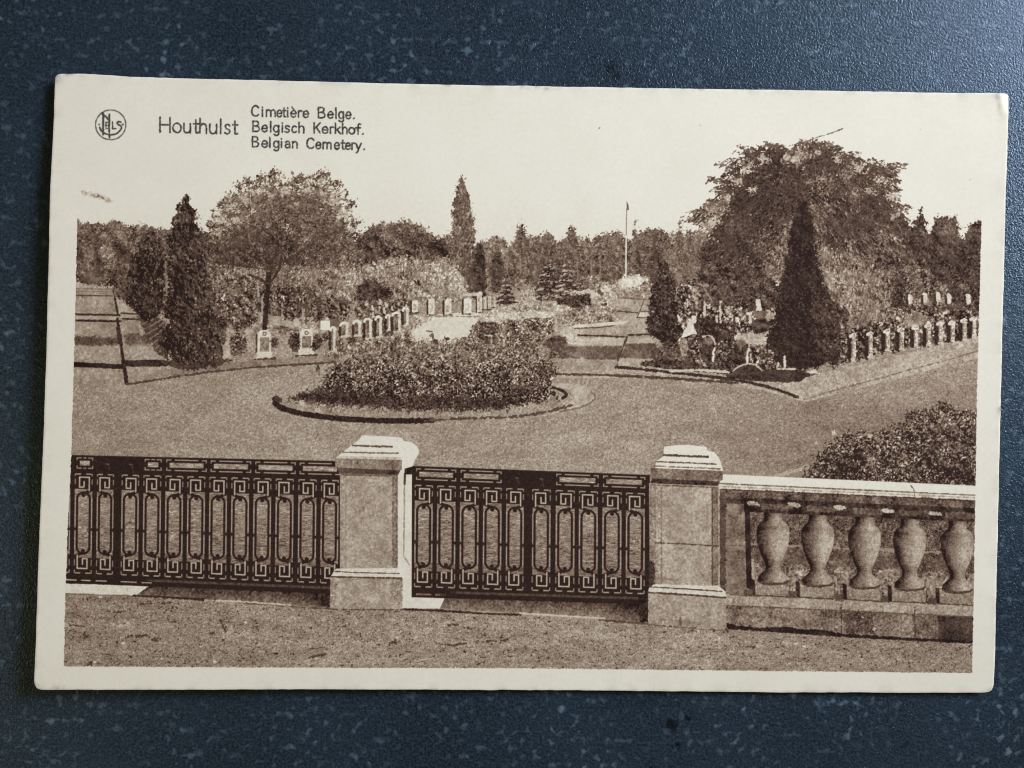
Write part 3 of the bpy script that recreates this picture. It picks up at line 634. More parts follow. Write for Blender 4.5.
def right_bush():
    d = reg('bush', 'dark flowering bush beyond the balustrade')
    stroke([(775, 476), (795, 471), (808, 466)], 4, .72, d, rough=1)
    foliage([(804, 486), (806, 474), (812, 464), (820, 452), (826, 444), (838, 438), (852, 432), (866, 431), (880, 431), (892, 424), (905, 418), (916, 410), (930, 406), (944, 402), (952, 408), (962, 410), (978, 410), (984, 420), (984, 500), (880, 494)],
            .34, d, leaf=.22, clump=.07, cs=6, ls=1.6, edge=3, k=3, gy=-.0015, spark=.2, lo=.2)
    rr = np.random.default_rng(3)
    for i in range(34):
        x = rr.uniform(815, 975); y = rr.uniform(405+max(0, 945-x)*.33, 480)
        stroke([(x, y), (x+rr.uniform(-1.5, 1.5), y+rr.uniform(-1, 1))], rr.uniform(1, 1.7), rr.uniform(.45, .65), None, rough=.5, op=.8)
    for x, y in ((834, 433), (817, 443), (870, 436)):
        foliage(arc(x, y, 2.4, 2, 0, 320, 8), .85, d, leaf=.1, edge=.7)

def gate_panel(qd, cells, bars, stiles, rects, plate, gname, glabel, pname, idx, slits=()):
    """wrought iron: qd = corner points TL TR BR BL; everything else at print scale along the top edge"""
    TL, TR, BR, BL = [np.array(p, float) for p in qd]
    gid = reg(gname, glabel)
    sl = box([TL, TR, BR, BL], 3)
    x, y = XX[sl], YY[sl]
    # u along the top in print units, v down 0..1
    ytop = TL[1]+(x-TL[0])*(TR[1]-TL[1])/(TR[0]-TL[0])
    ybot = BL[1]+(x-BL[0])*(BR[1]-BL[1])/(BR[0]-BL[0])
    v = (y-ytop)/(ybot-ytop)
    xl = TL[0]+(BL[0]-TL[0])*v; xr = TR[0]+(BR[0]-TR[0])*v
    u = TL[0]+(x-xl)*(TR[0]-TL[0])/(xr-xl)
    H = float((BL[1]-TL[1]+BR[1]-TR[1])/2)
    w = v*H                                   # print units down from the top edge
    dark = np.clip(.5-(np.maximum(np.maximum(-w, w-H), np.maximum(TL[0]-u, u-TR[0])))/.8, 0, 1)
    light = np.zeros_like(dark); lite = np.zeros_like(dark)
    def rect(x0, y0, x1, y1, s=1., aa=.8):
        d = np.maximum(np.maximum(x0-u, u-x1), np.maximum(y0-w, w-y1))
        np.maximum(light, s*np.clip(.5-d/aa, 0, 1), out=light)
    def rect2(x0, y0, x1, y1, s=1., aa=.7):
        d = np.maximum(np.maximum(x0-u, u-x1), np.maximum(y0-w, w-y1))
        np.maximum(lite, s*np.clip(.5-d/aa, 0, 1), out=lite)
    def unrect(x0, y0, x1, y1, aa=.8):
        d = np.maximum(np.maximum(x0-u, u-x1), np.maximum(y0-w, w-y1))
        np.minimum(light, 1-np.clip(.5-d/aa, 0, 1), out=light)
    k = H/128.0
    yo0, yo1 = 36.2*k, 99*k                 # outer ends of the ovals
    for cx, hw, mir in cells:
        sg = -1 if mir else 1
        # opening round the oval
        rect(cx-hw+2.2, 33.6*k, cx+hw-2.2, 102.2*k, .9)
    # ovals: dark rings, light inside
    for cx, hw, mir in cells:
        sg = -1 if mir else 1
        r = 7.5*hw/11
        du = np.abs(u-cx); cyc = np.clip(w, yo0+r, yo1-r)
        d = np.hypot(du, w-cyc)-r
        m = (np.abs(u-cx) < hw) & (w > 28*k) & (w < 110*k)
        ring = np.clip(.5-d/.8, 0, 1)*m
        light[:] = light*(1-ring)
        # wedge from the oval to the bar on the side of the scroll
        for top in (True, False):
            s2 = sg if top else -sg
            e1 = 1 if top else -1; yy0 = yo0 if top else yo1
            px = smooth([(cx-s2*1.5, yy0+e1*1.7), (cx+s2*2.5, yy0+e1*.9), (cx+s2*6, yy0-e1*.9), (cx+s2*(hw-1), yy0-e1*2.6)], False, 3)
            dd = segdist(u, w, np.array(px), False)
            light[:] = light*(1-np.clip(.5-(dd-1.5)/.8, 0, 1))
        inner = np.clip(.5-(np.hypot(du*1.0, w-np.clip(w, yo0+r, yo1-r))-(r-2.25))/.8, 0, 1)*m
        for yy in (yo0+3.6, yo1-3.6):       # bud at either end of the oval
            inner = inner*(1-np.clip(.5-(np.hypot((u-cx)/1.0, w-yy)-2.1)/.8, 0, 1))
        light[:] = np.maximum(light, inner)
        # small tie between oval and bars
        for s2 in (-1, 1):
            unrect(min(cx+s2*6, cx+s2*hw), 72.5*k, max(cx+s2*6, cx+s2*hw), 75*k)
        for s2 in (-1, 1):
            rect2(cx+s2*(hw-2.75)-.45, 42*k, cx+s2*(hw-2.75)+.45, 71.5*k, .8); rect2(cx+s2*(hw-2.75)-.45, 76*k, cx+s2*(hw-2.75)+.45, 94*k, .8)
        # scrolls: light key pattern, top and (turned half round) bottom
        def key(yc, flip):
            f = -1 if flip else 1
            pts = [(5.6, 7.2), (5.6, -6.2), (-4.1, -6.2), (-4.1, 3.8), (.4, 3.8), (.4, -1.8)]
            P = np.array([(cx+f*sg*a*hw/11, yc+f*b) for a, b in pts])
            dd = segdist(u, w, P, False)
            np.maximum(lite, np.clip(.5-(dd-.7)/.7, 0, 1), out=lite)
        key(28*k, False); key(106.8*k, True)
        # broken outer frame of the scroll
        for ya, yb in ((18.2*k, 19.4*k), (116.8*k, 118.1*k)):
            rect2(cx-hw+3.2, ya, cx-2.6, yb, .85); rect2(cx+2.4, ya, cx+hw-3.2, yb, .85)
        e = hw-2.6
        for s2 in (-1, 1):
            rect2(cx+s2*e-.5, 18.5*k, cx+s2*e+.5, 20.8*k, .8); rect2(cx+s2*e-.5, 23.8*k, cx+s2*e+.5, 29*k, .7); rect2(cx+s2*e-.5, 104*k, cx+s2*e+.5, 110*k, .7); rect2(cx+s2*e-.5, 114.4*k, cx+s2*e+.5, 117.5*k, .8)
    # top rail: long open rectangles inside a broken outline
    for x0, x1 in rects:
        rect(x0, 5.4*k, x1, 10.2*k, 1)
        n = 2 if x1-x0 > 16 else 1
        a, b = x0-3.3, x1+3.3
        for yy in (2.2*k, 12.4*k):
            rect2(a, yy, a+5, yy+1.1, .8); rect2(b-5, yy, b, yy+1.1, .8)
            if n == 2: rect2(a+8.6, yy, b-8.6, yy+1.1, .85)
            else: rect2(a+6.8, yy, b-6.8, yy+1.1, .8)
        for xx in (a, b-1.1):
            rect2(xx, 2.2*k, xx+1.1, 5*k, .8); rect2(xx, 10.4*k, xx+1.1, 13.4*k, .8)
    for b in bars:
        mid = any(x0-3 < b < x1+3 for x0, x1 in rects)
        unrect(b-1.5, 14.5*k if mid else 0, b+1.5, H)
    for a, b in stiles: unrect(a, 0, b, H)
    a, b = plate
    unrect(a, 0, b, 17*k)
    for x0, x1 in slits: rect(x0, 124.*k, x1, 125.6*k, 1)
    al = dark*(1-light)
    lay(sl, al, .2+.015*N(1.2, 3)[sl], None)
    lay(sl, lite*dark, .78+.03*N(1.2, 5)[sl], None)
    ID[sl][(dark > .5)] = gid
    band = np.clip(.5-np.abs(w-122.2*k)/1.0+1.2, 0, 1)*dark*np.clip((u-TL[0]-85)/10, 0, 1) if idx == 0 else np.clip(.5-np.abs(w-122.2*k)/1.0+1.2, 0, 1)*dark*np.clip((u-TL[0]-38)/10, 0, 1)
    lay(sl, band*.8, .36+.05*N(2, 9)[sl], None)
    # handles on the lock plate, faint
    hx = [a+(b-a)*.26, a+(b-a)*.74]
    for i, xx in enumerate(hx):
        yb = TL[1]+(xx-TL[0])*(TR[1]-TL[1])/(TR[0]-TL[0])+8
        stroke([(xx-1.2, yb), (xx+1.2, yb+.4)], 1.3, .42, gid); stroke([(xx+.2, yb), (xx+1.2, yb+3), (xx+2.4, yb+8 if i else yb+6)], .9, .33, gid, op=.8)

def gates():
    # ground seen through the ironwork, streaked
    for p in ([(66, 456), (340, 462), (338, 592), (64, 584)], [(411, 466), (650, 475), (650, 604), (411, 597)]):
        sl = box(p, 1); sd = sdf(p, sl); a = np.clip(.5-sd, 0, 1)
        t = .62+.045*N(1.0, 61)[sl]+.06*N(2.8, 62, 1.0)[sl]+.03*N(7, 63, 2)[sl]-.0012*(YY[sl]-500)
        lay(sl, a, t, None)
    # threshold in front of the left gate
    f = reg('threshold', 'shaded stone threshold below the left gate')
    fill([(62, 580), (334, 588), (334, 607), (62, 594)], .46, f, grain=.06, gy=.012)
    sl = box([(140, 584), (334, 608)], 0)
    sdd = sdf([(140, 583), (334, 583), (334, 608), (140, 598)], sl)
    a = np.clip(.5-sdd, 0, 1)
    v = (YY[sl]-(583+(XX[sl]-140)*.02))/20
    lay(sl, a, .24+.36*np.clip(v, 0, 1)**1.3-.3*np.clip((XX[sl]-290)/45, 0, 1)*(1-.3*v)+.06*N(1.4, 64)[sl]+.03*N(6, 65)[sl], f)
    fill([(63, 583.5), (149, 586), (136, 595.3), (63, 593)], .96, f, grain=.03, patch=.015, edge=.3)
    stroke([(127, 588), (127.5, 591)], .8, .7, f)
    stroke([(63, 582.2), (100, 582.8), (155, 585.4)], 2.2, .2, f)
    stroke([(63, 578.6), (155, 582.2)], 1.2, .3, f)
    for xa, xb in ((66, 78), (82, 90), (95, 108), (120, 137), (141, 154)):
        stroke([(xa, 579.6+(xa-66)*.034), (xb, 579.6+(xb-66)*.034)], 1.3, .8, f)
    stroke([(134, 595.8), (190, 599), (215, 600.5)], 2.8, .22, f, rough=.4)
    stroke([(205, 600.2), (240, 601.6), (290, 605)], 1.8, .86, f, rough=.5)
    stroke([(240, 603.6), (290, 607), (334, 609)], 1.6, .35, f, rough=.7)
    fill([(318, 584), (332, 585), (331, 607), (318, 604)], .23, f, edge=1.2)
    w = reg('threshold', 'stone threshold below the right gate, white at its left end')
    sl = box([(440, 590), (650, 628)], 0)
    sdd = sdf([(436, 592), (650, 603), (650, 625), (600, 619), (520, 613), (436, 608)], sl)
    a = np.clip(.5-sdd, 0, 1)
    v = (YY[sl]-(595+(XX[sl]-440)*.045))/17
    lay(sl, a, .3+.32*np.clip(v, 0, 1)-.34*np.clip((XX[sl]-605)/45, 0, 1)*(1-.4*np.clip(v, 0, 1))+.06*N(1.4, 66)[sl]+.035*N(6, 67)[sl], w)
    fill([(402, 594), (445, 597), (440, 608.6), (402, 608)], .97, w, grain=.02, patch=.01, edge=.3)
    stroke([(402, 609.6), (440, 610.6), (480, 613.6), (520, 615)], 2.4, .24, w, rough=.4)
    stroke([(520, 613.2), (560, 615.6), (604, 618.6)], 1.8, .86, w, rough=.4)
    stroke([(600, 620), (640, 623.5), (648, 624.5)], 2, .35, w, rough=.7)
    cells = []; xs = [84, 105.6]
    L = [(84, 11, 0), (105.7, 10.6, 1), (130.6, 10.8, 0), (152.6, 11, 1), (174.6, 11, 0), (196.6, 11, 1), (218.6, 11, 0), (240.6, 11, 1), (262.7, 11, 0), (285, 11.1, 1), (307.8, 11.2, 0), (330.2, 11, 1), (62, 11, 1)]
    gate_panel([(60, 454.7), (342, 461.2), (340.6, 594.4), (58.6, 582.6)], L, [73.2, 94.8, 141.6, 163.6, 185.6, 207.6, 229.6, 251.6, 273.8, 296.3, 319, 341.4], [(116, 120.4), (113.6, 122)],
               [(80, 90), (148, 158.5), (169.6, 203.6), (214, 248), (258.6, 292.6), (303, 337)], (94.8, 143.6),
               'gate', 'long wrought iron gate on the left with key pattern scrolls', '', 0, slits=((64, 78), (82, 92), (97, 108), (122, 138), (143, 153)))
    R = [(424, 11.2, 0), (446.6, 11.4, 1), (469.6, 11.5, 0), (492.6, 11.4, 1), (515.2, 11, 0), (541.6, 11.4, 1), (565.4, 11.6, 0), (588.6, 11.6, 1), (612.2, 11.7, 0), (635.6, 11.6, 1)]
    gate_panel([(411.4, 465.8), (650, 475), (649.4, 604.5), (410.4, 597.2)], R, [435.4, 458.1, 481.2, 504, 553.8, 577, 600.4, 624, 647.6], [(411, 415), (525.6, 531.4), (527, 533)],
               [(419.4, 453), (464, 498.4), (559.6, 595.4), (606.4, 642)], (503.6, 554.6),
               'gate', 'wrought iron gate between the two stone pillars', '', 1, slits=((417, 432), (436, 447)))

def pillars():
    p = reg('gate_pillar', 'stone gate pillar on the left with white stepped cap')
    # lit right flank and the white behind it
    fill(smooth([(360, 438), (374, 436), (400, 437.6), (404, 441), (412, 442.6), (418, 448), (418.8, 453), (415, 460), (412, 467), (406, 469), (398, 470), (360, 466)]), .99, p, grain=.015, patch=0, aa=.9)
    fill([(397, 468), (412, 468), (411.6, 600), (402, 608.4), (397, 600)], .965, p, grain=.02, patch=.01)
    stroke([(404.6, 476), (404.2, 520), (403.6, 556), (409.6, 565)], 1.3, .66, p, rough=.3)
    stroke([(405, 474), (404.6, 484)], 2.2, .3, p); fill([(404.6, 468.5), (412.5, 466.5), (412.5, 474.5), (404.4, 474.5)], .22, p)
    fill([(335, 459), (343, 451.6), (352, 445), (362, 437.6), (402, 439), (402.6, 460)], .985, p, grain=.02, patch=.0)
    stroke([(353, 445.6), (372, 446.2), (392, 446.8)], 1.8, .42, p, rough=.35)
    stroke([(343, 452.2), (370, 452.8), (398, 453.2)], 1.5, .5, p, rough=.3)
    fill([(337, 456), (401, 457.2), (401.6, 460), (336, 459)], .82, p, grain=.06)
    fill([(335, 458.2), (402, 460), (401.8, 469.6), (399, 471), (335.4, 467.4)], .56, p, grain=.07)
    fill([(336.6, 467.6), (400.4, 470.4), (398, 475.2), (340, 474)], .31, p, grain=.05)
    fill([(340, 473.6), (398, 475), (398, 571), (340, 569)], .69, p, grain=.055, patch=.025)
    fill([(340, 473.6), (346, 474), (346, 569), (340, 569)], .64, p, grain=.07, op=.7)
    stroke([(346, 474), (346, 568)], 1.1, .58, p, rough=.5, op=.6)
    stroke([(341, 474.6), (397, 476)], 1.6, .45, p, rough=.4)
    fill([(392.6, 476), (397.6, 476), (397.6, 568), (392.6, 568)], .56, p, grain=.08)
    stroke([(392.8, 477), (392.8, 567)], 1, .42, p, rough=.5, op=.8); stroke([(396.6, 477), (396.6, 567)], .9, .42, p, rough=.5, op=.7)
    fill([(336.5, 568.6), (398, 568), (401.4, 573), (401.6, 577.4), (331, 576), (334, 571)], .93, p, grain=.04, patch=.01)
    stroke([(334.5, 571.6), (360, 572.6), (399, 573.6)], 1.1, .38, p, rough=.3)
    fill([(330.4, 576.6), (402.2, 578), (402, 609), (330.2, 608.4)], .69, p, grain=.06, patch=.035)
    stroke([(331, 576.8), (402, 578.4)], 1.5, .34, p, rough=.4)
    fill([(390, 580), (402, 580), (402, 609), (394, 609)], .56, p, grain=.12, edge=2, op=.6)
    fill([(330.4, 580), (337, 580), (335, 606), (330.4, 606)], .56, p, grain=.12, edge=2, op=.6)
    stroke([(326, 609.4), (402, 610)], 1.4, .34, p, rough=.6)
    q = reg('gate_pillar', 'stone gate pillar on the right joined to the balustrade')
    fill([(655, 468), (656.4, 460), (657, 452), (664, 449), (664, 446.6), (676, 445.2), (688, 444.8), (698, 445.8), (706.6, 447), (707.6, 450.6), (714, 452), (718.6, 457), (721, 463), (723.4, 471), (651, 468)], .985, q, grain=.02, patch=0)
    fill([(656.4, 453), (663.6, 449), (663.6, 456), (656.6, 461)], .62, q, grain=.06)
    stroke([(664, 455), (685, 456), (708, 456.8)], 1.9, .32, q, rough=.4)
    stroke([(657, 461.6), (690, 463), (716, 464.2)], 1.5, .42, q, rough=.3)
    stroke([(654, 466), (680, 467.2), (720, 468.8)], 1.3, .5, q, rough=.5)
    fill([(650.6, 468), (723, 471), (722.6, 480), (719, 481.4), (650.8, 478.6)], .5, q, grain=.075)
    fill([(652, 478.4), (720, 481.4), (717.6, 486), (650, 483.6)], .27, q, grain=.05)
    fill([(649, 483.2), (719, 486), (719, 588), (650, 586)], .70, q, grain=.055, patch=.025)
    fill([(649, 484), (655, 484), (655.4, 585), (650, 585)], .62, q, grain=.09)
    fill([(655, 484), (661.6, 485), (661.6, 585), (655.4, 585)], .66, q, grain=.08)
    stroke([(655, 488), (655.4, 584)], .9, .5, q, rough=.5, op=.7)
    stroke([(661.4, 487), (661.6, 582)], 1.3, .5, q, rough=.5, op=.8)
    fill([(712, 487), (718.6, 487), (718.6, 585), (712, 585)], .5, q, grain=.07)
    stroke([(712.2, 487), (712.2, 586)], 1.3, .34, q, rough=.3); stroke([(719, 486), (719.2, 586)], 1, .85, q, rough=.3, op=.7)
    stroke([(652, 484.8), (685, 486.2), (717, 487.4)], 1.4, .42, q, rough=.5)
    stroke([(655, 542.8), (680, 543.6), (700, 545), (718, 546)], 1.2, .36, q, rough=.45)
    stroke([(658, 578), (678, 580)], 2.6, .52, q, rough=.9, op=.6)
    fill([(653, 584), (719, 586), (725.6, 591.6), (725.8, 598), (648, 592), (649, 588)], .92, q, grain=.04, patch=.01)
    stroke([(651, 587), (690, 589.2), (722, 591.4)], 1.2, .36, q, rough=.3)
    fill([(648, 592.2), (726, 597.4), (726.4, 630.6), (700, 629), (648, 624.6)], .68, q, grain=.06, patch=.03)
    stroke([(648.6, 592.4), (690, 595), (725.6, 597.8)], 1.7, .33, q, rough=.35)
    stroke([(660, 619), (690, 622), (700, 624)], 2, .48, q, rough=1, op=.6); stroke([(680, 618), (681, 624)], 2.4, .42, q, rough=1)
    stroke([(648, 625), (680, 627.6), (726, 631)], 1.4, .38, q, rough=.8)
    fill([(638, 596), (648, 597), (648, 622), (640, 622)], .21, q, edge=.8)
    fill([(648, 560), (654, 562), (655, 584), (649, 588)], .22, q, edge=.6, op=.85)

def baluster(cx, y0, yb, idn, clip=None):
    """one vase shaped baluster: neck, shoulder, taper, ring foot and square block; lit from the right"""
    h = yb-y0
    prof = [(0, 9.2), (.09, 8.8), (.14, 9.6), (.18, 13), (.24, 15.8), (.34, 16.6), (.46, 16), (.58, 14), (.70, 11), (.80, 8), (.86, 7.2), (.91, 8), (.95, 11), (1.0, 14.4), (1.1, 15.8)]
    ys = np.array([y0+p*h for p, _ in prof]); rs = np.array([r for _, r in prof])
    pts = [(cx+r, y) for y, r in zip(ys, rs)]+[(cx-r, y) for y, r in zip(ys[::-1], rs[::-1])]
    sl = box(pts, 4)
    sd = sdf(pts, sl)
    a = np.clip(.5-sd/.9, 0, 1)
    x, y = XX[sl], YY[sl]
    R = np.interp(y, ys, rs)
    s = np.clip((x-cx)/R, -1, 1)
    t = .5+.36*np.clip(s+.2, -1.2, .6)-.12*np.clip(s-.55, 0, 1)-.16*np.clip(-s-.35, 0, 1)
    v = (y-y0)/h
    t = t-.1*np.exp(-((v-.83)/.09)**2)-.16*np.exp(-((v-0)/.1)**2)-.07*np.exp(-((v-.25)/.03)**2)+.05*np.exp(-((v-.5)/.2)**2)
    t = t+.042*N(1.0, 71)[sl]+.03*N(2.2, 72)[sl]+.02*N(7, 73)[sl]
    if clip is not None: a = a*np.clip(.5+(clip-x), 0, 1)
    lay(sl, a, t, idn)
    yk = y0+h*1.13
    stroke(arc(cx, yk-4.4, 15.5, 4.6, 15, 168, 12), 1.7, .28, idn, rough=.35)
    b = [(cx-18, yk), (cx+15.5, yk+1.6), (cx+15.5, yk+12.4), (cx-18, yk+10.8)]
    fill([(cx-18, yk-5.5), (cx-13, yk-2.4), (cx, yk+.6), (cx+14, yk-.4), (cx+16.5, yk-3), (cx+16, yk+12.4), (cx-18, yk+10.6)], .6, idn, grain=.08, patch=.03)
    stroke(arc(cx, yk-4.4, 15.5, 4.6, 15, 168, 12), 1.6, .3, idn, rough=.35)
    fill([(cx-22, yk-6), (cx-18, yk-4), (cx-17.6, yk+11.6), (cx-21.6, yk+10)], .22, idn, grain=.03)
    fill([(cx-28, yk+5), (cx-21, yk+5), (cx-21, yk+12), (cx-29, yk+11.6)], .36, idn, grain=.05, edge=1, op=.8)
    stroke([(cx-17, yk+10.8), (cx+15, yk+12.6)], 1.3, .33, idn, rough=.4)

def balustrade():
    b = reg('balustrade', 'stone balustrade rail, frieze and plinth at the right')
    sf = lambda x, y: y+(x-740)*.0452
    q = lambda x0, x1, y0, y1: [(x0, sf(x0, y0)), (x1, sf(x1, y0)), (x1, sf(x1, y1)), (x0, sf(x0, y1))]
    # ground through the openings
    sl = box(q(724, 978, 498, 612), 1); sd = sdf(q(724, 978, 498, 612), sl)
    t = .38+.07*N(1.0, 74)[sl]+.05*N(2.2, 75)[sl]+.04*N(9, 76)[sl]
    lay(sl, np.clip(.5-sd, 0, 1), t, b)
    for cx in (748, 795, 841, 887, 933, 978):        # pale pebbles low in each opening
        yb = sf(cx, 566)
        fill(smooth([(cx-11, yb+3), (cx-4, yb-4), (cx+6, yb-5), (cx+13, yb+1), (cx+15, yb+8), (cx+6, yb+14), (cx+4, yb+26), (cx-2, yb+26), (cx-8, yb+10)]), .58, b, grain=.13, edge=2, gs=1.5)
        stroke([(cx-8, sf(cx, 543)), (cx+8, sf(cx, 544))], 2.6, .68, b, rough=.9, op=.8)
        fill(smooth([(cx-10, yb-16), (cx+10, yb-15), (cx+9, yb-5), (cx-8, yb-5)]), .4, b, grain=.09, edge=1.5, op=.8)
    # half pier against the pillar, with the dark slit
    fill([(719, 496), (745, 497), (748, 596), (720, 596)], .52, b, grain=.06, patch=.04)
    fill([(719, 496), (726, 496), (726, 596), (719.6, 596)], .33, b, grain=.05, edge=1)
    fill(q(720, 748, 496, 504), .31, b, grain=.06)
    stroke([(722, 545), (745, 546)], 1, .36, b, rough=.5, op=.7); stroke([(747, 505), (747.6, 590)], 1, .66, b, rough=.4, op=.5)
    fill([(744.4, 499), (749.4, 499), (752, 590), (746.6, 588)], .205, b, grain=.02)
    stroke([(752.8, 560), (753.4, 588)], 1.6, .72, b, rough=.5)
    # plinth
    fill(q(724, 976, 595, 607.5), .68, b, grain=.07, patch=.02)
    stroke([(730, sf(730, 595)), (760, sf(760, 595.5))], 1, .4, b)
    fill(q(726, 976, 606, 631), .55, b, grain=.09, patch=.05)
    fill(q(846, 874, 606.4, 628), .3, b, grain=.09, edge=3, op=.8); fill(q(938, 977, 606.4, 632), .25, b, grain=.05, edge=.8, op=.85)
    fill(q(912, 938, 606.4, 630), .4, b, grain=.09, edge=2, op=.7); fill(q(880, 908, 606.4, 626), .47, b, grain=.09, edge=2, op=.6)
    fill(q(820, 850, 606.4, 614), .36, b, grain=.09, edge=2, op=.7)
    for x in (841, 914.6): stroke([(x, sf(x, 600)), (x+.6, sf(x, 628))], 1.2, .3, b, rough=.6)
    stroke([(728, sf(728, 606)), (850, sf(850, 606)), (976, sf(976, 606.4))], 1.3, .4, b, rough=.5)
    fill([(727, 623), (735, 625), (745, 626.4), (760, 628), (775, 627), (790, 627), (805, 630), (815, 629), (830, 631), (845, 634), (870, 635), (900, 637), (974, 641), (974, 644), (900, 640.4), (850, 638), (800, 634.4), (760, 631), (727, 629)], .2, b, grain=.03, edge=.6)
    for x, y in ((862, 617), (874, 628), (873, 629.5), (836, 627)): stroke([(x, y), (x+1.4, y+.6)], 1.3, .9, b)
    i = 0
    for cx, y0 in ((773, 511.5), (817.6, 513.6), (864.5, 515.8), (909.6, 517.6), (957.4, 520)):
        s = reg('baluster', 'vase shaped baluster of the stone balustrade')
        baluster(cx, y0, y0+64.5, s)
    # frieze under the rail
    fill(q(720, 978, 488.5, 499), .4, b, grain=.085, patch=.05)
    fill(q(744, 978, 497.6, 511.5), .25, b, grain=.05)
    for cx in (776, 822, 868, 914, 960):
        fill(q(cx-15, cx+17, 502.5, 508.5), .4, b, grain=.08, edge=.7)
    for cx, yy in ((753.4, 503.5), (794.5, 504.7), (840.5, 507.4), (888, 510.8), (935.5, 513.8)):
        fill(smooth([(cx-6, yy-2), (cx+4, yy-1.6), (cx+6.5, yy+1.6), (cx+4, yy+2.4), (cx-5, yy+1.4)]), .74, b, grain=.08, edge=.6)
        fill(q(cx-6, cx+7, 506.5-(cx-752)*.0, 511.5), .2, b)
    # rail
    fill(q(719, 979, 475, 490), .93, b, grain=.035, patch=.01)
    fill([(722, 474.6), (979, 486.4), (979, 495), (719, 483.6)], .985, b, grain=.015, patch=0)
    stroke([(719, sf(719, 484.4)), (979, sf(979, 484.6))], 1.2, .45, b, rough=.3)
    stroke([(722, sf(722, 487.4)), (979, sf(979, 487.2))], 1.1, .62, b, rough=.7, op=.8)
    stroke([(911, 485.6), (914, 490), (915, 497), (916, 506)], 1.2, .48, b, rough=.4, curve=True)
    stroke([(722, sf(722, 490)), (979, sf(979, 490))], 1.2, .3, b, rough=.4)

def foreground():
    g = reg('gravel_path', 'rough gravel in front of the gates')
    p = [(60, 594), (136, 596.5), (215, 601.5), (330, 610), (402, 610.5), (520, 616), (648, 625.5), (727, 631), (800, 634.5), (900, 640.5), (990, 645), (990, 690), (40, 690)]
    sl = box(p, 2); sd = sdf(p, sl)+.4*N(2, 81)[sl]
    a = np.clip(.5-sd/.9, 0, 1)
    t = .64+.05*N(1.0, 82)[sl]+.035*N(1.9, 83, 1.3)[sl]+.024*N(8, 84, 2.4)[sl]+.02*N(30, 85, 9)[sl]-.04*np.clip((250-XX[sl])/190, 0, 1)
    t = t-.26*np.clip(N(3.4, 86, 1.5)[sl]-1.6, 0, 1)-.3*np.clip(N(1.4, 87)[sl]-1.35, 0, 1)+.2*np.clip(N(1.3, 88)[sl]-1.9, 0, 1)
    t = t-.05*np.clip((XX[sl]-700)/200, 0, 1)
    lay(sl, a, t, g)
    for q in ([(118, 612), (124, 611.5)], [(440, 644), (455, 645), (466, 643.5)], [(482, 642), (508, 640)], [(308, 658), (325, 654)], [(128, 636), (148, 635.5)], [(140, 604), (170, 602.5)], [(209, 634), (214, 633)], [(152, 640), (158, 640.5)], [(220, 620), (226, 632)],
              [(476, 664), (484, 662)], [(88, 665), (92, 662)], [(390, 643), (400, 641.5)], [(70, 625), (84, 626.5)], [(745, 646), (754, 647)], [(80, 633), (88, 637)], [(448, 625), (458, 624.5)]):
        stroke(q, 1.7, .33, g, rough=.9)
    for x, y in ((245, 622.5), (122, 643), (214, 661.5), (94, 662), (161, 658.5), (795, 643.5), (803, 646), (100, 597)):
        stroke([(x, y), (x+1.6, y+.3)], 1.8, .92, g, rough=.4)
    stroke([(726, 629), (728, 632)], 2, .3, g)

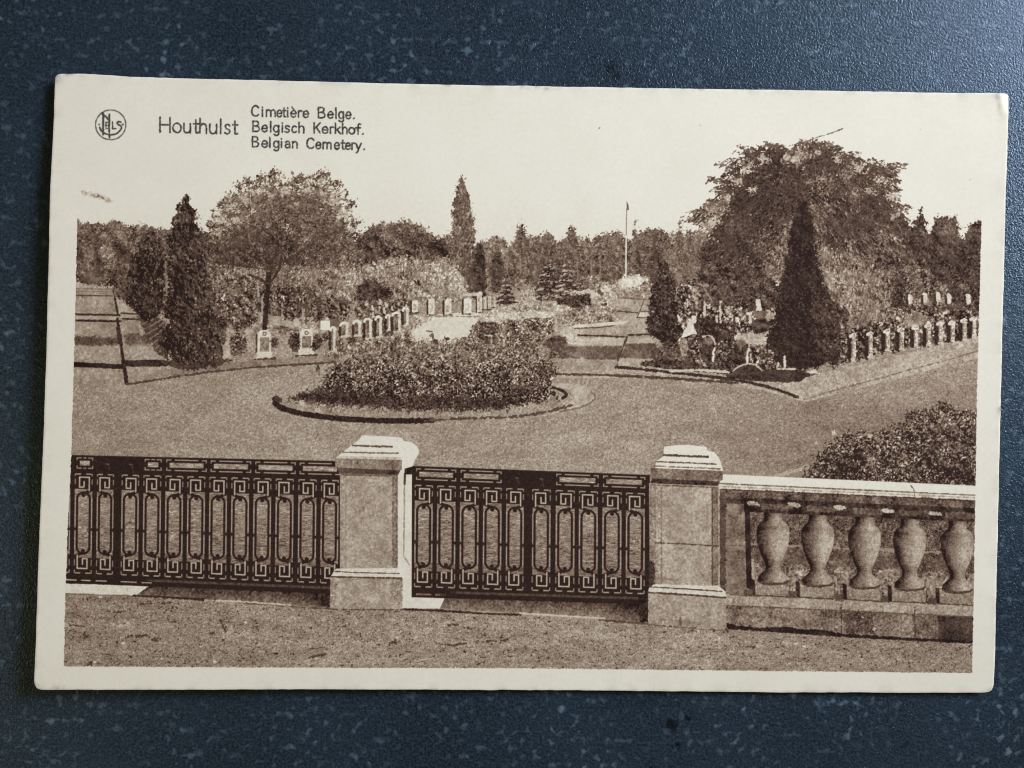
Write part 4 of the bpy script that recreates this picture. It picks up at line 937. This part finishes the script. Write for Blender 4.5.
# ---- lettering: single-stroke letters drawn as on the card
LETTER = [None]
GL = {
 'H': [[(0, 0), (0, 1)], [(1, 0), (1, 1)], [(0, .5), (1, .5)]],
 'o': ['O'], 'u': [[(0, .62), (0, .2), (.2, .03), (.5, 0), (.8, .05), (1, .22)], [(1, .62), (1, 0)]],
 't': [[(.45, .88), (.45, .12), (.6, .01), (.95, .02)], [(0, .62), (1, .62)]],
 'h': [[(0, 0), (0, 1)], [(0, .42), (.25, .6), (.6, .64), (.9, .54), (1, .36), (1, 0)]],
 'l': [[(.5, 0), (.5, 1)]],
 's': [[(.95, .56), (.6, .64), (.2, .6), (.08, .48), (.25, .36), (.75, .28), (.95, .15), (.75, .03), (.4, -.01), (0, .06)]],
 'C': [[(1, .84), (.8, .97), (.5, 1), (.2, .88), (0, .55), (.04, .28), (.25, .06), (.55, 0), (.85, .05), (1, .16)]],
 'i': [[(.5, 0), (.5, .62)], [(.5, .84), (.5, .88)]],
 'm': [[(0, 0), (0, .62)], [(0, .44), (.12, .6), (.3, .63), (.46, .54), (.5, .4), (.5, 0)], [(.5, .44), (.62, .6), (.8, .63), (.96, .54), (1, .4), (1, 0)]],
 'e': [[(.02, .33), (1, .33), (.95, .5), (.75, .62), (.45, .63), (.15, .52), (0, .3), (.1, .1), (.4, 0), (.7, .01), (.98, .12)]],
 'è': [[(.02, .33), (1, .33), (.95, .5), (.75, .62), (.45, .63), (.15, .52), (0, .3), (.1, .1), (.4, 0), (.7, .01), (.98, .12)], [(.2, .96), (.55, .76)]],
 'r': [[(0, 0), (0, .62)], [(0, .4), (.25, .58), (.6, .63), (1, .6)]],
 'B': [[(0, 0), (0, 1), (.55, 1), (.82, .92), (.86, .74), (.7, .58), (.4, .53), (0, .53)], [(.4, .53), (.8, .48), (1, .28), (.88, .08), (.55, 0), (0, 0)]],
 'g': [[(1, .62), (1, -.12), (.8, -.3), (.4, -.32), (.06, -.22)], 'O'],
 '.': [[(.4, .02), (.6, .06)]],
 'c': [[(1, .54), (.7, .63), (.35, .6), (.06, .42), (.02, .22), (.25, .04), (.6, -.01), (1, .1)]],
 'K': [[(0, 0), (0, 1)], [(1, 1), (.04, .45)], [(.3, .6), (1, 0)]],
 'k': [[(0, 0), (0, 1)], [(.9, .62), (.04, .26)], [(.35, .38), (1, 0)]],
 'f': [[(1, .98), (.7, 1), (.48, .88), (.45, .7), (.45, 0)], [(0, .62), (.95, .62)]],
 'a': [[(.08, .54), (.4, .63), (.8, .58), (.98, .42), (1, 0)], [(1, .36), (.4, .36), (.05, .22), (.1, .05), (.4, -.01), (.75, .05), (1, .18)]],
 'n': [[(0, 0), (0, .62)], [(0, .42), (.25, .58), (.6, .63), (.9, .53), (1, .36), (1, 0)]],
 'y': [[(0, .62), (.5, .02)], [(1, .62), (.5, 0), (.3, -.26), (.1, -.32)]],
 'E': [[(1, 1), (0, 1), (0, 0), (1, 0)], [(0, .5), (.85, .5)]], 'L': [[(0, 1), (0, 0), (1, 0)]],
}

def write(word, spans, bx, by, slope, cap, w, tone, idn):
    for ch, (x0, x1) in zip(word, spans):
        for st in GL[ch]:
            if st == 'O':
                pts = [(.5+.5*np.cos(t), .31+.32*np.sin(t)) for t in np.linspace(0, 2*np.pi, 17)]
            elif st[0] == 'O': pts = st
            else: pts = st
            P = [(x0+u*(x1-x0)-(v*cap)*(-slope)*0, by+(x0+u*(x1-x0)-bx)*slope-v*cap) for u, v in pts]
            if len(P) > 3 and ch not in 'EBHKLk': P = smooth(P, False, 4)
            sl = box(P, w+2)
            d = segdist(XX[sl], YY[sl], np.asarray(P), False)+.12*N(1.5, 91)[sl]
            a = np.clip(.5-(d-w/2)/.9, 0, 1)*(.9+.06*N(2, 92)[sl])
            T[sl] = np.minimum(T[sl], 1-np.clip(a, 0, 1)*(1-tone))
            LETTER[0][sl] = np.maximum(LETTER[0][sl], np.where(a > .05, idn, 0))

def lettering():
    LETTER[0] = np.zeros((CH, CW), np.int32)
    k = reg('place_name', 'dark printed place name')
    write('Houthulst', [(160, 170), (173, 181), (184, 190.3), (193.6, 198.6), (200, 206.4), (209.8, 216.6), (219, 222.4), (225, 230), (232.8, 237.6)], 160, 132, .026, 14.6, 1.75, .28, k)
    k = reg('caption_line', 'first caption line, in French')
    write('CimetièreBelge.', [(251.8, 258.3), (261, 263.6), (266.4, 275.2), (277.2, 281.4), (282.6, 285.8), (286.4, 289), (291, 295.8), (298.4, 301.8), (303.4, 308), (318.4, 325), (328, 332.8), (334.6, 337.4), (338.8, 343.4), (345.8, 350.6), (352.6, 355.4)],
          252, 116, .0265, 10.3, 1.65, .27, k)
    k = reg('caption_line', 'second caption line, in Flemish')
    write('BelgischKerkhof.', [(252.9, 259.4), (262, 267), (269, 272.4), (273.6, 278.6), (280.8, 283.8), (285.2, 289.4), (292, 296.3), (299, 303.8), (314.2, 320.2), (322.4, 327.6), (330.4, 333.6), (335.4, 340.4), (342.6, 347), (349, 354.6), (356, 360.6), (361.6, 364.2)],
          253, 131.4, .026, 10.2, 1.65, .27, k)
    k = reg('caption_line', 'third caption line, in English')
    write('BelgianCemetery.', [(252.5, 258.6), (262, 267), (268, 271.6), (273.8, 278.6), (280, 283), (285.4, 289.8), (292.6, 297), (307, 313.6), (316, 320.6), (323.2, 331), (334.6, 339), (341.2, 344.6), (345.6, 350.2), (352, 355), (355.8, 361.2), (362.6, 365.4)],
          253, 146.8, .0262, 10.0, 1.65, .27, k)
    k = reg('emblem', 'round printed monogram')
    def ink(P, w, tone=.3, cv=False):
        if cv: P = smooth(P, False)
        sl = box(P, w+2)
        a = np.clip(.5-(segdist(XX[sl], YY[sl], np.asarray(P, float), False)+.1*N(1.5, 91)[sl]-w/2)/.9, 0, 1)*.93
        T[sl] = np.minimum(T[sl], 1-a*(1-tone)); LETTER[0][sl] = np.maximum(LETTER[0][sl], np.where(a > .05, k, 0))
    ink(arc(110.7, 124.9, 15.1, 14.9, 0, 360, 60), 1.25, .4)
    ink([(103.2, 112.8), (103.1, 123), (103, 134.6)], 2); ink([(102, 112.6), (106, 116.6), (109.6, 121)], 1.7); ink([(109.4, 114.5), (109, 126), (109.4, 137.6)], 1.9); ink([(102.6, 113), (103.6, 117)], 2.6)
    ink([(106, 122.2), (106, 128.6)], 1.2); ink([(105.6, 122.3), (108.6, 122.3)], 1); ink([(105.6, 125.4), (108.4, 125.4)], 1); ink([(105.6, 128.6), (108.6, 128.6)], 1)
    ink([(112.6, 122), (112.6, 128.7), (116, 128.7)], 1.4)
    ink([(120.8, 122.2), (118.6, 121.7), (117.2, 123), (118.4, 124.6), (120.6, 125.8), (121.4, 128), (119.8, 130.8), (116, 133.8), (110, 134.8), (104, 133), (100.4, 129.6), (99.8, 127.4)], 1.7, .3, True)
    for x in (98.9, 122.6): ink([(x, 124.4), (x+.2, 124.5)], 1.7, .35)
    # marks of age on the paper
    def mark(P, w, op):
        sl = box(P, w+4)
        d = segdist(XX[sl], YY[sl], np.asarray(P, float), False)+.6*N(2.6, 94)[sl]
        a = np.clip(.5-(d-w/2)/2.4, 0, 1)*op*.8*(.6+.4*np.clip(N(1.3, 95)[sl], -1, 1))
        T[sl] = T[sl]*(1-a)
    mark([(85, 193), (94, 195.5), (102, 196.5), (110, 201)], 4.4, .4); mark([(97, 196), (104, 198)], 3, .35)
    mark([(238, 97), (246, 106)], .9, .22); mark([(243.5, 108.5), (244.4, 109)], 1, .3)
    LET = np.zeros((CH, CW), bool)
    for x, y, w, op in ((48, 389, 1.8, .6), (599, 128.6, 1, .45), (453, 100.5, 1, .2), (700, 126, .8, .2), (920, 130, .8, .18), (970, 180, .9, .18), (999, 409, 2, .22), (126, 120, .8, .2)):
        P = [(x, y), (x+.8, y-1)]
        sl = box(P, w+2); a = np.clip(.5-(segdist(XX[sl], YY[sl], np.asarray(P), False)-w/2)/.9, 0, 1)*op
        T[sl] *= 1-a; LETTER[0][sl] = np.maximum(LETTER[0][sl], np.where(a > .05, -1, 0))
# ---------------------------------------------------------------- the card as a real sheet
THICK = .00036
def lift(x, y):
    """how far the underside of the bowed card stands above the counter (x, y measured on the card as in the print)"""
    u = (x-34)/975.; v = (y-75)/617.
    z = .0023*np.clip(1-u, 0, 1)**2.4+.0005*np.clip(u, 0, 1)**4+.00035*np.clip(v, 0, 1)**3+.00008
    z = z-.0011*np.clip(1-u*3.2, 0, 1)*np.clip(1-v*4.0, 0, 1)
    # the bent top right corner: a small ridge and the tip pressed down beyond it
    d = ((x-991)*.82+(95-y)*.57)-(0)*1.0
    d = (x-1000.5)*.97-(y-97)*.22+((y-97)*.46)*0
    m = np.clip(1-(y-92)/34., 0, 1)*np.clip((x-960)/25, 0, 1)
    z = z+m*(.00016*np.exp(-(d/3.)**2)-.00042*np.clip(d/8, 0, 1.2))
    return z

def unproject(x, y, extra=0.):
    """a point measured on the card -> its place on the bowed sheet"""
    x = np.asarray(x, float); y = np.asarray(y, float)
    f = 512/math.tan(math.radians(HFOV/2))
    d = np.stack([(x-512)/f, -(y-384)/f, -np.ones_like(x)], -1)@RM.T
    z = lift(x, y)+THICK+extra
    t = (z-CAM_POS[2])/d[..., 2]
    return CAM_POS+d*t[..., None]

def make_mesh(name, verts, quads, parent=None, mat=None, attrs=None, smooth_=True):
    me = bpy.data.meshes.new(name)
    nv, nq = len(verts), len(quads)
    me.vertices.add(nv); me.vertices.foreach_set('co', np.ascontiguousarray(verts, np.float32).ravel())
    me.loops.add(nq*4); me.loops.foreach_set('vertex_index', np.ascontiguousarray(quads, np.int32).ravel())
    me.polygons.add(nq); me.polygons.foreach_set('loop_start', np.arange(nq, dtype=np.int32)*4)
    me.polygons.foreach_set('use_smooth', np.full(nq, smooth_, bool))
    for k, a in (attrs or {}).items():
        at = me.attributes.new(k, 'FLOAT', 'POINT'); at.data.foreach_set('value', np.ascontiguousarray(a, np.float32))
    me.update(calc_edges=True); me.validate()
    if mat: me.materials.append(mat)
    o = bpy.data.objects.new(name, me); col.objects.link(o)
    if parent: o.parent = parent
    return o

# ---- materials
def nodes(name):
    m = bpy.data.materials.new(name); m.use_nodes = True
    nt = m.node_tree; return m, nt, nt.nodes, nt.links, nt.nodes['Principled BSDF']

def mathn(nt, op, a, b=None, clamp=False):
    n = nt.nodes.new('ShaderNodeMath'); n.operation = op; n.use_clamp = clamp
    for i, v in enumerate((a, b)):
        if v is None: continue
        if isinstance(v, (int, float)): n.inputs[i].default_value = v
        else: nt.links.new(v, n.inputs[i])
    return n.outputs[0]

def ramp(nt, fac, stops, interp='LINEAR'):
    r = nt.nodes.new('ShaderNodeValToRGB'); r.color_ramp.interpolation = interp
    e = r.color_ramp.elements
    while len(e) < len(stops): e.new(.5)
    for el, (p, c) in zip(e, stops): el.position = p; el.color = (*c, 1) if len(c) == 3 else c
    nt.links.new(fac, r.inputs[0]); return r.outputs[0]

def noise(nt, vec, scale, detail=2, rough=.5, dist=0):
    n = nt.nodes.new('ShaderNodeTexNoise'); n.inputs['Scale'].default_value = scale; n.inputs['Detail'].default_value = detail
    n.inputs['Roughness'].default_value = rough; n.inputs['Distortion'].default_value = dist
    nt.links.new(vec, n.inputs['Vector']); return n.outputs['Fac']

def mix(nt, fac, a, b, blend='MIX'):
    n = nt.nodes.new('ShaderNodeMix'); n.data_type = 'RGBA'; n.blend_type = blend
    if isinstance(fac, (int, float)): n.inputs['Factor'].default_value = fac
    else: nt.links.new(fac, n.inputs['Factor'])
    for k, v in (('A', a), ('B', b)):
        s = [i for i in n.inputs if i.name == k and i.type == 'RGBA'][0]
        if isinstance(v, tuple): s.default_value = (*v, 1)
        else: nt.links.new(v, s)
    return [o for o in n.outputs if o.type == 'RGBA'][0]

def lin(c): return tuple((v/12.92 if v <= .04045 else ((v+.055)/1.055)**2.4) for v in c)

INK = [(.14, (.16, .105, .105)), (.2, (.222, .165, .158)), (.4, (.465, .385, .352)), (.66, (.706, .64, .60)), (.9, (.925, .90, .875)), (1.0, (1, 1, 1))]
BLACK = [(.14, (.14, .14, .145)), (.3, (.25, .245, .25)), (.66, (.62, .615, .62)), (1.0, (1, 1, 1))]
def paper_material(name, inked):
    m, nt, nd, ln, bs = nodes(name)
    tc = nd.new('ShaderNodeTexCoord'); v = tc.outputs['Object']
    base = mix(nt, ramp(nt, noise(nt, v, 110, 4, .6), [(.3, (0, 0, 0)), (.7, (1, 1, 1))]), lin((.882, .852, .785)), lin((.90, .872, .81)))
    fib = noise(nt, v, 1700, 4, .7)
    base = mix(nt, ramp(nt, fib, [(.28, (.15,)*3), (.66, (0,)*3)]), base, lin((.74, .70, .60)))
    at = nd.new('ShaderNodeAttribute'); at.attribute_name = 'ink' if inked else 'wear'
    if inked:
        st = [(p, lin(c)) for p, c in inked]
        g = mathn(nt, 'MULTIPLY', at.outputs['Fac'], 1.0)
        base = mix(nt, 1.0, base, ramp(nt, g, st), 'MULTIPLY')
    else:
        base = mix(nt, at.outputs['Fac'], base, lin((.30, .28, .27)))
    ln.new(base, bs.inputs['Base Color'])
    bs.inputs['Roughness'].default_value = .85; bs.inputs['Specular IOR Level'].default_value = .06
    b = nd.new('ShaderNodeBump'); b.inputs['Strength'].default_value = .16; b.inputs['Distance'].default_value = .00006
    ln.new(noise(nt, v, 3000, 2, .6), b.inputs['Height']); ln.new(b.outputs[0], bs.inputs['Normal'])
    return m
PAPER = paper_material('aged_card', False)
PRINT = paper_material('printed_card', INK)
TEXT = paper_material('black_printed_card', BLACK)

def counter_material():
    m, nt, nd, ln, bs = nodes('speckled_laminate')
    tc = nd.new('ShaderNodeTexCoord'); v = tc.outputs['Object']
    def lv(c): return lin(tuple(x/255 for x in c))
    big = noise(nt, v, 42, 4, .6)
    fine = noise(nt, v, 2600, 3, .75)
    c = mix(nt, ramp(nt, big, [(.35, (0,)*3), (.65, (1,)*3)]), lv((17, 24, 31)), lv((28, 38, 47)))
    c = mix(nt, ramp(nt, fine, [(.40, (0,)*3), (.72, (.75,)*3)]), c, lv((56, 72, 88)))
    dk = noise(nt, v, 210, 3, .6, .3)
    c = mix(nt, ramp(nt, dk, [(.22, (.9,)*3), (.32, (0,)*3)]), c, lv((6, 9, 13)))
    # pale flecks, soft and roundish, gathered in loose drifts
    drift = ramp(nt, noise(nt, v, 80, 3, .6), [(.40, (.12,)*3), (.66, (1,)*3)])
    fl = ramp(nt, noise(nt, v, 850, 1, .4), [(.58, (0,)*3), (.76, (.85,)*3)])
    fl2 = ramp(nt, noise(nt, v, 520, 3, .6), [(.59, (0,)*3), (.74, (.5,)*3)])
    f = mathn(nt, 'MULTIPLY', mathn(nt, 'MAXIMUM', fl, fl2), drift)
    c = mix(nt, f, c, lv((96, 114, 128)))
    # a few black inclusions in the laminate
    wob = noise(nt, v, 700, 3, .6)
    for x, y, r in ((.0215, -.0485, .0011), (.0240, -.0478, .0008), (.0222, -.0515, .0008), (.0185, -.0553, .0012), (.0110, .0468, .0010), (.0118, .0455, .0007)):
        dn = nd.new('ShaderNodeVectorMath'); dn.operation = 'DISTANCE'; ln.new(v, dn.inputs[0]); dn.inputs[1].default_value = (x, y, 0)
        q = mathn(nt, 'ADD', mathn(nt, 'DIVIDE', dn.outputs['Value'], r), mathn(nt, 'MULTIPLY', wob, -3.4))
        c = mix(nt, ramp(nt, mathn(nt, 'ADD', q, 1.6), [(.35, (.85,)*3), (.85, (0,)*3)]), c, lv((5, 7, 10)))
    ln.new(c, bs.inputs['Base Color'])
    bs.inputs['Specular Tint'].default_value = (.58, .77, 1.0, 1)
    bs.inputs['Roughness'].default_value = .29; bs.inputs['Specular IOR Level'].default_value = .5
    bmp = nd.new('ShaderNodeBump'); bmp.inputs['Strength'].default_value = .85; bmp.inputs['Distance'].default_value = .00008
    ln.new(noise(nt, v, 3300, 1, .5, .8), bmp.inputs['Height']); ln.new(bmp.outputs[0], bs.inputs['Normal'])
    return m
COUNTER = counter_material()

# ---- the countertop the card lies on
def slab(name, x0, x1, y0, y1, z0, z1, r):
    vs_ = []; 
    prof = [(0, z0), (0, z1-r), (r*.3, z1-r*.3), (r, z1)]
    for ins, z in prof:
        vs_ += [(x0+ins, y0+ins, z), (x1-ins, y0+ins, z), (x1-ins, y1-ins, z), (x0+ins, y1-ins, z)]
    q = []
    for k in range(len(prof)-1):
        for i in range(4):
            j = (i+1) % 4
            q.append((k*4+i, k*4+j, k*4+4+j, k*4+4+i))
    n = (len(prof)-1)*4
    q.append((n, n+1, n+2, n+3)); q.append((3, 2, 1, 0))
    return make_mesh(name, np.array(vs_), np.array(q), None, COUNTER, None, False)
top = slab('countertop', -.45, .45, -.34, .34, -.038, 0, .003)
top['kind'] = 'structure'
top['label'] = 'dark blue speckled countertop under the postcard'

# ---- the postcard
postcard = bpy.data.objects.new('postcard', None); col.objects.link(postcard)
postcard.empty_display_size = .02
postcard['label'] = 'old cream picture postcard with a sepia cemetery view lying on the dark counter'
postcard['category'] = 'postcard'

def card_sheet():
    L = [(56.6, 75.4), (55.2, 77), (54.7, 80), (54, 100), (52.6, 140), (49.8, 192), (47.6, 290), (45, 384), (43, 440), (41, 490), (37.6, 576), (35.6, 640), (34, 672), (33.8, 681), (34.6, 685.4), (36.4, 688)]
    B = [(36.4, 688), (39, 689.8), (44, 690.3), (90, 690.2), (180, 690), (300, 689.8), (420, 689.7), (512, 690), (600, 690.4), (640, 691), (768, 692), (900, 692.8), (960, 692.8), (985, 692.6), (990, 691.6), (992, 690)]
    R = [(1008, 95), (1008.4, 97.6), (1008.2, 120), (1007, 160), (1005.6, 192), (1003.6, 280), (1001.2, 384), (999, 480), (997, 576), (995.4, 650), (994.2, 678), (993.6, 686), (992, 690)]
    Tt = [(56.6, 75.4), (58.4, 74.2), (62, 73.8), (76, 73.6), (92, 74.2), (128, 76.6), (192, 78.7), (256, 80.2), (384, 83.2), (512, 85.4), (640, 87.8), (768, 89.8), (900, 91.7), (985, 92.9), (1004, 93.2), (1006.6, 93.8), (1008, 95)]
    nu, nv = 420, 270
    def res(p, n, seed):
        p = np.asarray(p, float); d = np.r_[0, np.cumsum(np.hypot(*np.diff(p, axis=0).T))]; d /= d[-1]
        t = np.linspace(0, 1, n); t = .5-.5*np.cos(np.pi*t)*1.0 if False else t
        q = np.stack([np.interp(t, d, p[:, 0]), np.interp(t, d, p[:, 1])], -1)
        r = np.random.default_rng(seed); w = np.zeros(n)
        for s, a in ((3, .10), (9, .10), (40, .22)):
            k = np.interp(np.arange(n)/s, np.arange(n//s+3), r.standard_normal(n//s+3)); w += a*k
        w *= np.clip(np.minimum(np.arange(n), n-1-np.arange(n))/4., 0, 1)
        tg = np.gradient(q, axis=0); tg /= np.linalg.norm(tg, axis=1)[:, None]+1e-9
        return q+np.stack([-tg[:, 1], tg[:, 0]], -1)*w[:, None]
    l, r_, b, t = res(L, nv, 1), res(R, nv, 2), res(B, nu, 3), res(Tt, nu, 4)
    def par(n, e):
        t = np.linspace(0, 1, n-2); return np.r_[0, e+t*(1-2*e), 1]
    pu, pv = par(nu, .0006), par(nv, .0009)
    rs = lambda q, pp: np.stack([np.interp(pp, np.linspace(0, 1, len(q)), q[:, k]) for k in (0, 1)], -1)
    l, r_, b, t = rs(l, pv), rs(r_, pv), rs(b, pu), rs(t, pu)
    u = pu[None, :, None]; v = pv[:, None, None]
    P = (1-u)*l[:, None]+u*r_[:, None]+(1-v)*t[None]+v*b[None]-((1-u)*(1-v)*t[0]+u*(1-v)*t[-1]+(1-u)*v*b[0]+u*v*b[-1])
    x, y = P[..., 0], P[..., 1]
    topv = unproject(x, y)
    # the cut edge is a little rounded and crushed
    edge = np.zeros((nv, nu)); edge[0] = edge[-1] = 1; edge[:, 0] = edge[:, -1] = 1
    topv[..., 2] -= edge*.00003
    bot = topv.copy(); bot[..., 2] = lift(x, y)
    # wear: grime along the edges and bruised corners
    iu = np.minimum(np.arange(nu), nu-1-np.arange(nu))[None, :]*2.28; iv = np.minimum(np.arange(nv), nv-1-np.arange(nv))[:, None]*2.28
    de = np.minimum(iu, iv)
    nz = N(3, 201); nz2 = N(11, 202); nz3 = N(1.3, 203)
    xi = np.clip((x*S).astype(int), 0, CW-1); yi = np.clip((y*S).astype(int), 0, CH-1)
    a, b2, c = nz[yi, xi], nz2[yi, xi], nz3[yi, xi]
    wear = .10*np.exp(-de/2.2)*np.clip(.5+.6*a+.5*b2, 0, 2)+.05*np.exp(-de/7.)*np.clip(b2+.2*a, 0, 2)
    def spot(cx, cy, rx, ry, s): return s*np.exp(-(((x-cx)/rx)**2+((y-cy)/ry)**2))*np.clip(.7+.5*a+.3*c, 0, 2)
    wear += spot(57, 76, 5, 7, .42)+spot(68, 73.5, 14, 2, .22)+spot(88, 74, 6, 1.6, .2)+spot(545, 87, 16, 2.6, .22)+spot(525, 86, 6, 2, .16)+spot(452, 85, 5, 1.4, .22)+spot(700, 89, 9, 2, .12)
    wear += spot(36, 686, 5, 4, .12)+spot(52, 688, 10, 2.5, .16)+spot(1000, 106, 2.2, 11, .10)+spot(998, 96, 6, 2, .16)+spot(990, 690, 5, 2.2, .2)+spot(1000, 409, 1.4, 3.5, .3)+spot(632, 690, 4, 1.4, .25)
    wear += spot(985, 255, 10, 6, .02)
    wear = np.clip(wear*1.5, 0, .8)
    V = [topv.reshape(-1, 3), bot.reshape(-1, 3)]
    id_ = np.arange(nu*nv).reshape(nv, nu); off = nu*nv
    q = np.stack([id_[1:, :-1], id_[1:, 1:], id_[:-1, 1:], id_[:-1, :-1]], -1).reshape(-1, 4)
    qb = q[:, ::-1]+off
    ring = np.r_[id_[0, :], id_[1:, -1], id_[-1, -2::-1], id_[-2:0:-1, 0]]
    nx = np.roll(ring, -1)
    qs = np.stack([ring, nx, nx+off, ring+off], -1)
    o = make_mesh('card', np.vstack(V), np.vstack([q, qb, qs]), postcard, PAPER, {'wear': np.r_[wear.ravel(), wear.ravel()]})
    o['label'] = 'cream card with yellowed border and worn corners'
    return o
paint()
card_sheet()

# ---- the printed things: each one the piece of the inked sheet that shows it, a few hundredths of a millimetre proud
MS = 2                                     # points of ink per unit of the print
LIFT_INK = .000005
def ink_sheets():
    x0, x1, y0, y1 = 58, 992, 92, 680
    gx = np.arange(int((x1-x0)*MS))/MS+x0+.25; gy = np.arange(int((y1-y0)*MS))/MS+y0+.25
    ix = np.round(gx*S-.5).astype(int); iy = np.round(gy*S-.5).astype(int)
    t = T[np.ix_(iy, ix)]; idm = ID[np.ix_(iy, ix)].copy(); lt = LETTER[0][np.ix_(iy, ix)]
    GX, GY = np.meshgrid(gx, gy)
    P = unproject(GX, GY, LIFT_INK)
    # cells take the number of their first point; lettering needs the full width of its strokes
    lid = np.where(lt > 0, lt, 0)
    big = lid.copy()
    for dy in (-2, -1, 0, 1, 2):
        for dx in (-2, -1, 0, 1, 2):
            big = np.maximum(big, np.roll(np.roll(lid, dy, 0), dx, 1))
    idm = np.where(big > 0, big, idm)
    cell = idm[:-1, :-1]
    vid = np.arange(P.shape[0]*P.shape[1]).reshape(P.shape[:2])
    quads = np.stack([vid[1:, :-1], vid[1:, 1:], vid[:-1, 1:], vid[:-1, :-1]], -1)
    Pf = P.reshape(-1, 3); tf = t.ravel()
    return cell, quads, Pf, tf

cell, quads, Pf, tf = ink_sheets()
def sheet(idn, parent, name=None):
    nm, lab = NAMES[idn]
    q = quads[cell == idn]
    if len(q) == 0: return None
    used, inv = np.unique(q, return_inverse=True)
    o = make_mesh(name or nm, Pf[used], inv.reshape(-1, 4), parent, TEXT if nm in ('place_name', 'caption_line', 'emblem') else PRINT, {'ink': tf[used]}, False)
    if lab: o['label'] = lab
    return o
ids = {}
for i, (nm, lab) in enumerate(NAMES):
    ids.setdefault(nm, []).append(i)
view = sheet(ids['gravel_drive'][0], postcard, 'printed_view')
view['label'] = 'sepia photograph printed on the card: gravel drive, hedges, graves and trees behind iron gates'
for i, (nm, lab) in enumerate(NAMES):
    if not nm or nm == 'gravel_drive': continue
    sheet(i, postcard if nm in ('place_name', 'caption_line', 'emblem') else view)
